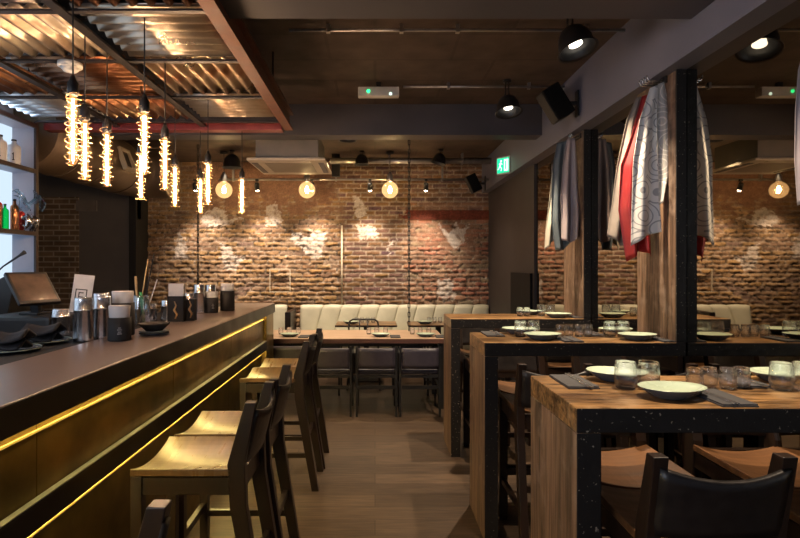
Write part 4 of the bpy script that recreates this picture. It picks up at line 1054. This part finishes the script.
cloth(YC+.05, [(642, 96), (632, 135), (622, 165), (620, 210), (628, 262)], [(652, 94), (650, 130), (650, 175), (651, 215), (653, 256)], [(0, 0), (0, -8), (0, 0)], CL['red'], 'glossy red cloth between the taupe and silver cloths', folds=2, amp=.022)
cloth(YC-.03, [(650, 88), (640, 120), (634, 160), (633, 205), (632, 246)], [(661, 84), (658, 120), (658, 170), (659, 210), (660, 232)], [(0, 0), (0, -3), (0, 0)], CL['scroll'], 'silver scroll patterned cloth in front of the red one', folds=1.5, amp=.014)
cloth(YC-.06, [(658, 84), (657, 115), (658, 150), (660, 180), (660, 205)], [(664, 82), (671, 110), (676, 145), (674, 170), (664, 198)], None, CL['greyscroll'], 'short grey scroll patterned cloth, rightmost on the middle upright', folds=1.2, amp=.014)
YD = 4.42
cloth(YD+.06, [(558, 146), (552, 175), (549, 205), (546, 230), (545, 250)], [(565, 146), (562, 175), (560, 205), (557, 225), (556, 238)], None, CL['cream'], 'cream cloth, lowest on the left of the farthest upright', folds=1.5, amp=.016)
cloth(YD+.02, [(557, 143), (553, 165), (552, 195), (552, 220), (556, 250)], [(569, 140), (569, 165), (570, 195), (571, 215), (573, 236)], [(0, 0), (0, 7), (0, 0)], CL['blue'], 'grey blue cloth on the farthest upright', folds=2, amp=.018)
cloth(YD-.03, [(567, 139), (563, 165), (561, 195), (562, 215), (562, 240)], [(575, 138), (577, 165), (579, 195), (581, 215), (580, 236)], [(0, 0), (0, 5), (0, 0)], CL['pink'], 'shiny silvery pink cloth on the farthest upright', folds=2, amp=.018)
cloth(1.95, [(806, 40), (799, 70), (797, 110), (797, 160), (800, 205)], [(815, 40), (822, 80), (826, 120), (828, 170), (830, 195)], None, CL['pink'], 'pale cloth just entering the right edge of the photo', folds=2, amp=.012)
def hooks(y0, x0, n, z, label):
    t = thing('hook_rail', label, 'hooks', (1.664, y0, z))
    MB().box(-.012, 0, -.03, .03*n, -.02, .02, .002).build('plate', M['black'], t)
    for k in range(n):
        MB().tube([(-.012, .03*k, 0), (x0-1.664, .03*k, .0), (x0-1.664-.01, .03*k, .03)], .005, 6).build('hook', M['steel'], t)
hooks(3.10, 1.57, 4, 2.588, 'steel hooks high on the middle upright holding the cloths')
hooks(4.38, 1.60, 3, 2.575, 'steel hooks high on the farthest upright holding the cloths')

# ------------------------------------------------------------------ room light
def area(name, loc, rot, sx, sy, power, col):
    l = bpy.data.lights.new(name, 'AREA'); l.shape = 'RECTANGLE'; l.size = sx; l.size_y = sy; l.energy = power; l.color = col
    o = bpy.data.objects.new(name, l); COL.objects.link(o); o.location = loc; o.rotation_euler = rot; return o
area('cool_fill_light', (-2.6, -1.1, 2.1), (math.radians(94), 0, math.radians(-52)), 2.6, 1.4, 48, (.80, .86, 1.0))  # added cool fill from behind the camera, aimed towards the bulkhead
w = bpy.data.worlds.new('world'); S.world = w; w.use_nodes = True
w.node_tree.nodes['Background'].inputs[0].default_value = (.75, .8, 1, 1); w.node_tree.nodes['Background'].inputs[1].default_value = .12

# ------------------------------------------------------------------ camera
cam = bpy.data.cameras.new('camera'); co = bpy.data.objects.new('camera', cam); COL.objects.link(co)
cam.sensor_width = 36; cam.lens = 36*540/800; cam.shift_x = 25/800; cam.shift_y = -4/800; cam.clip_start = .05
co.location = (0, 0, EYE); co.rotation_euler = (PI/2, 0, 0)
S.camera = co
S.view_settings.view_transform = 'Standard'; S.view_settings.look = 'None'; S.view_settings.gamma = 1; S.view_settings.use_curve_mapping = False
S.view_settings.exposure = 0.52
try:
    S.cycles.use_denoising = True; S.cycles.sample_clamp_indirect = 4; S.cycles.max_bounces = 10; S.cycles.transparent_max_bounces = 24
    S.cycles.caustics_reflective = False; S.cycles.caustics_refractive = False; S.cycles.blur_glossy = 0
except Exception: pass
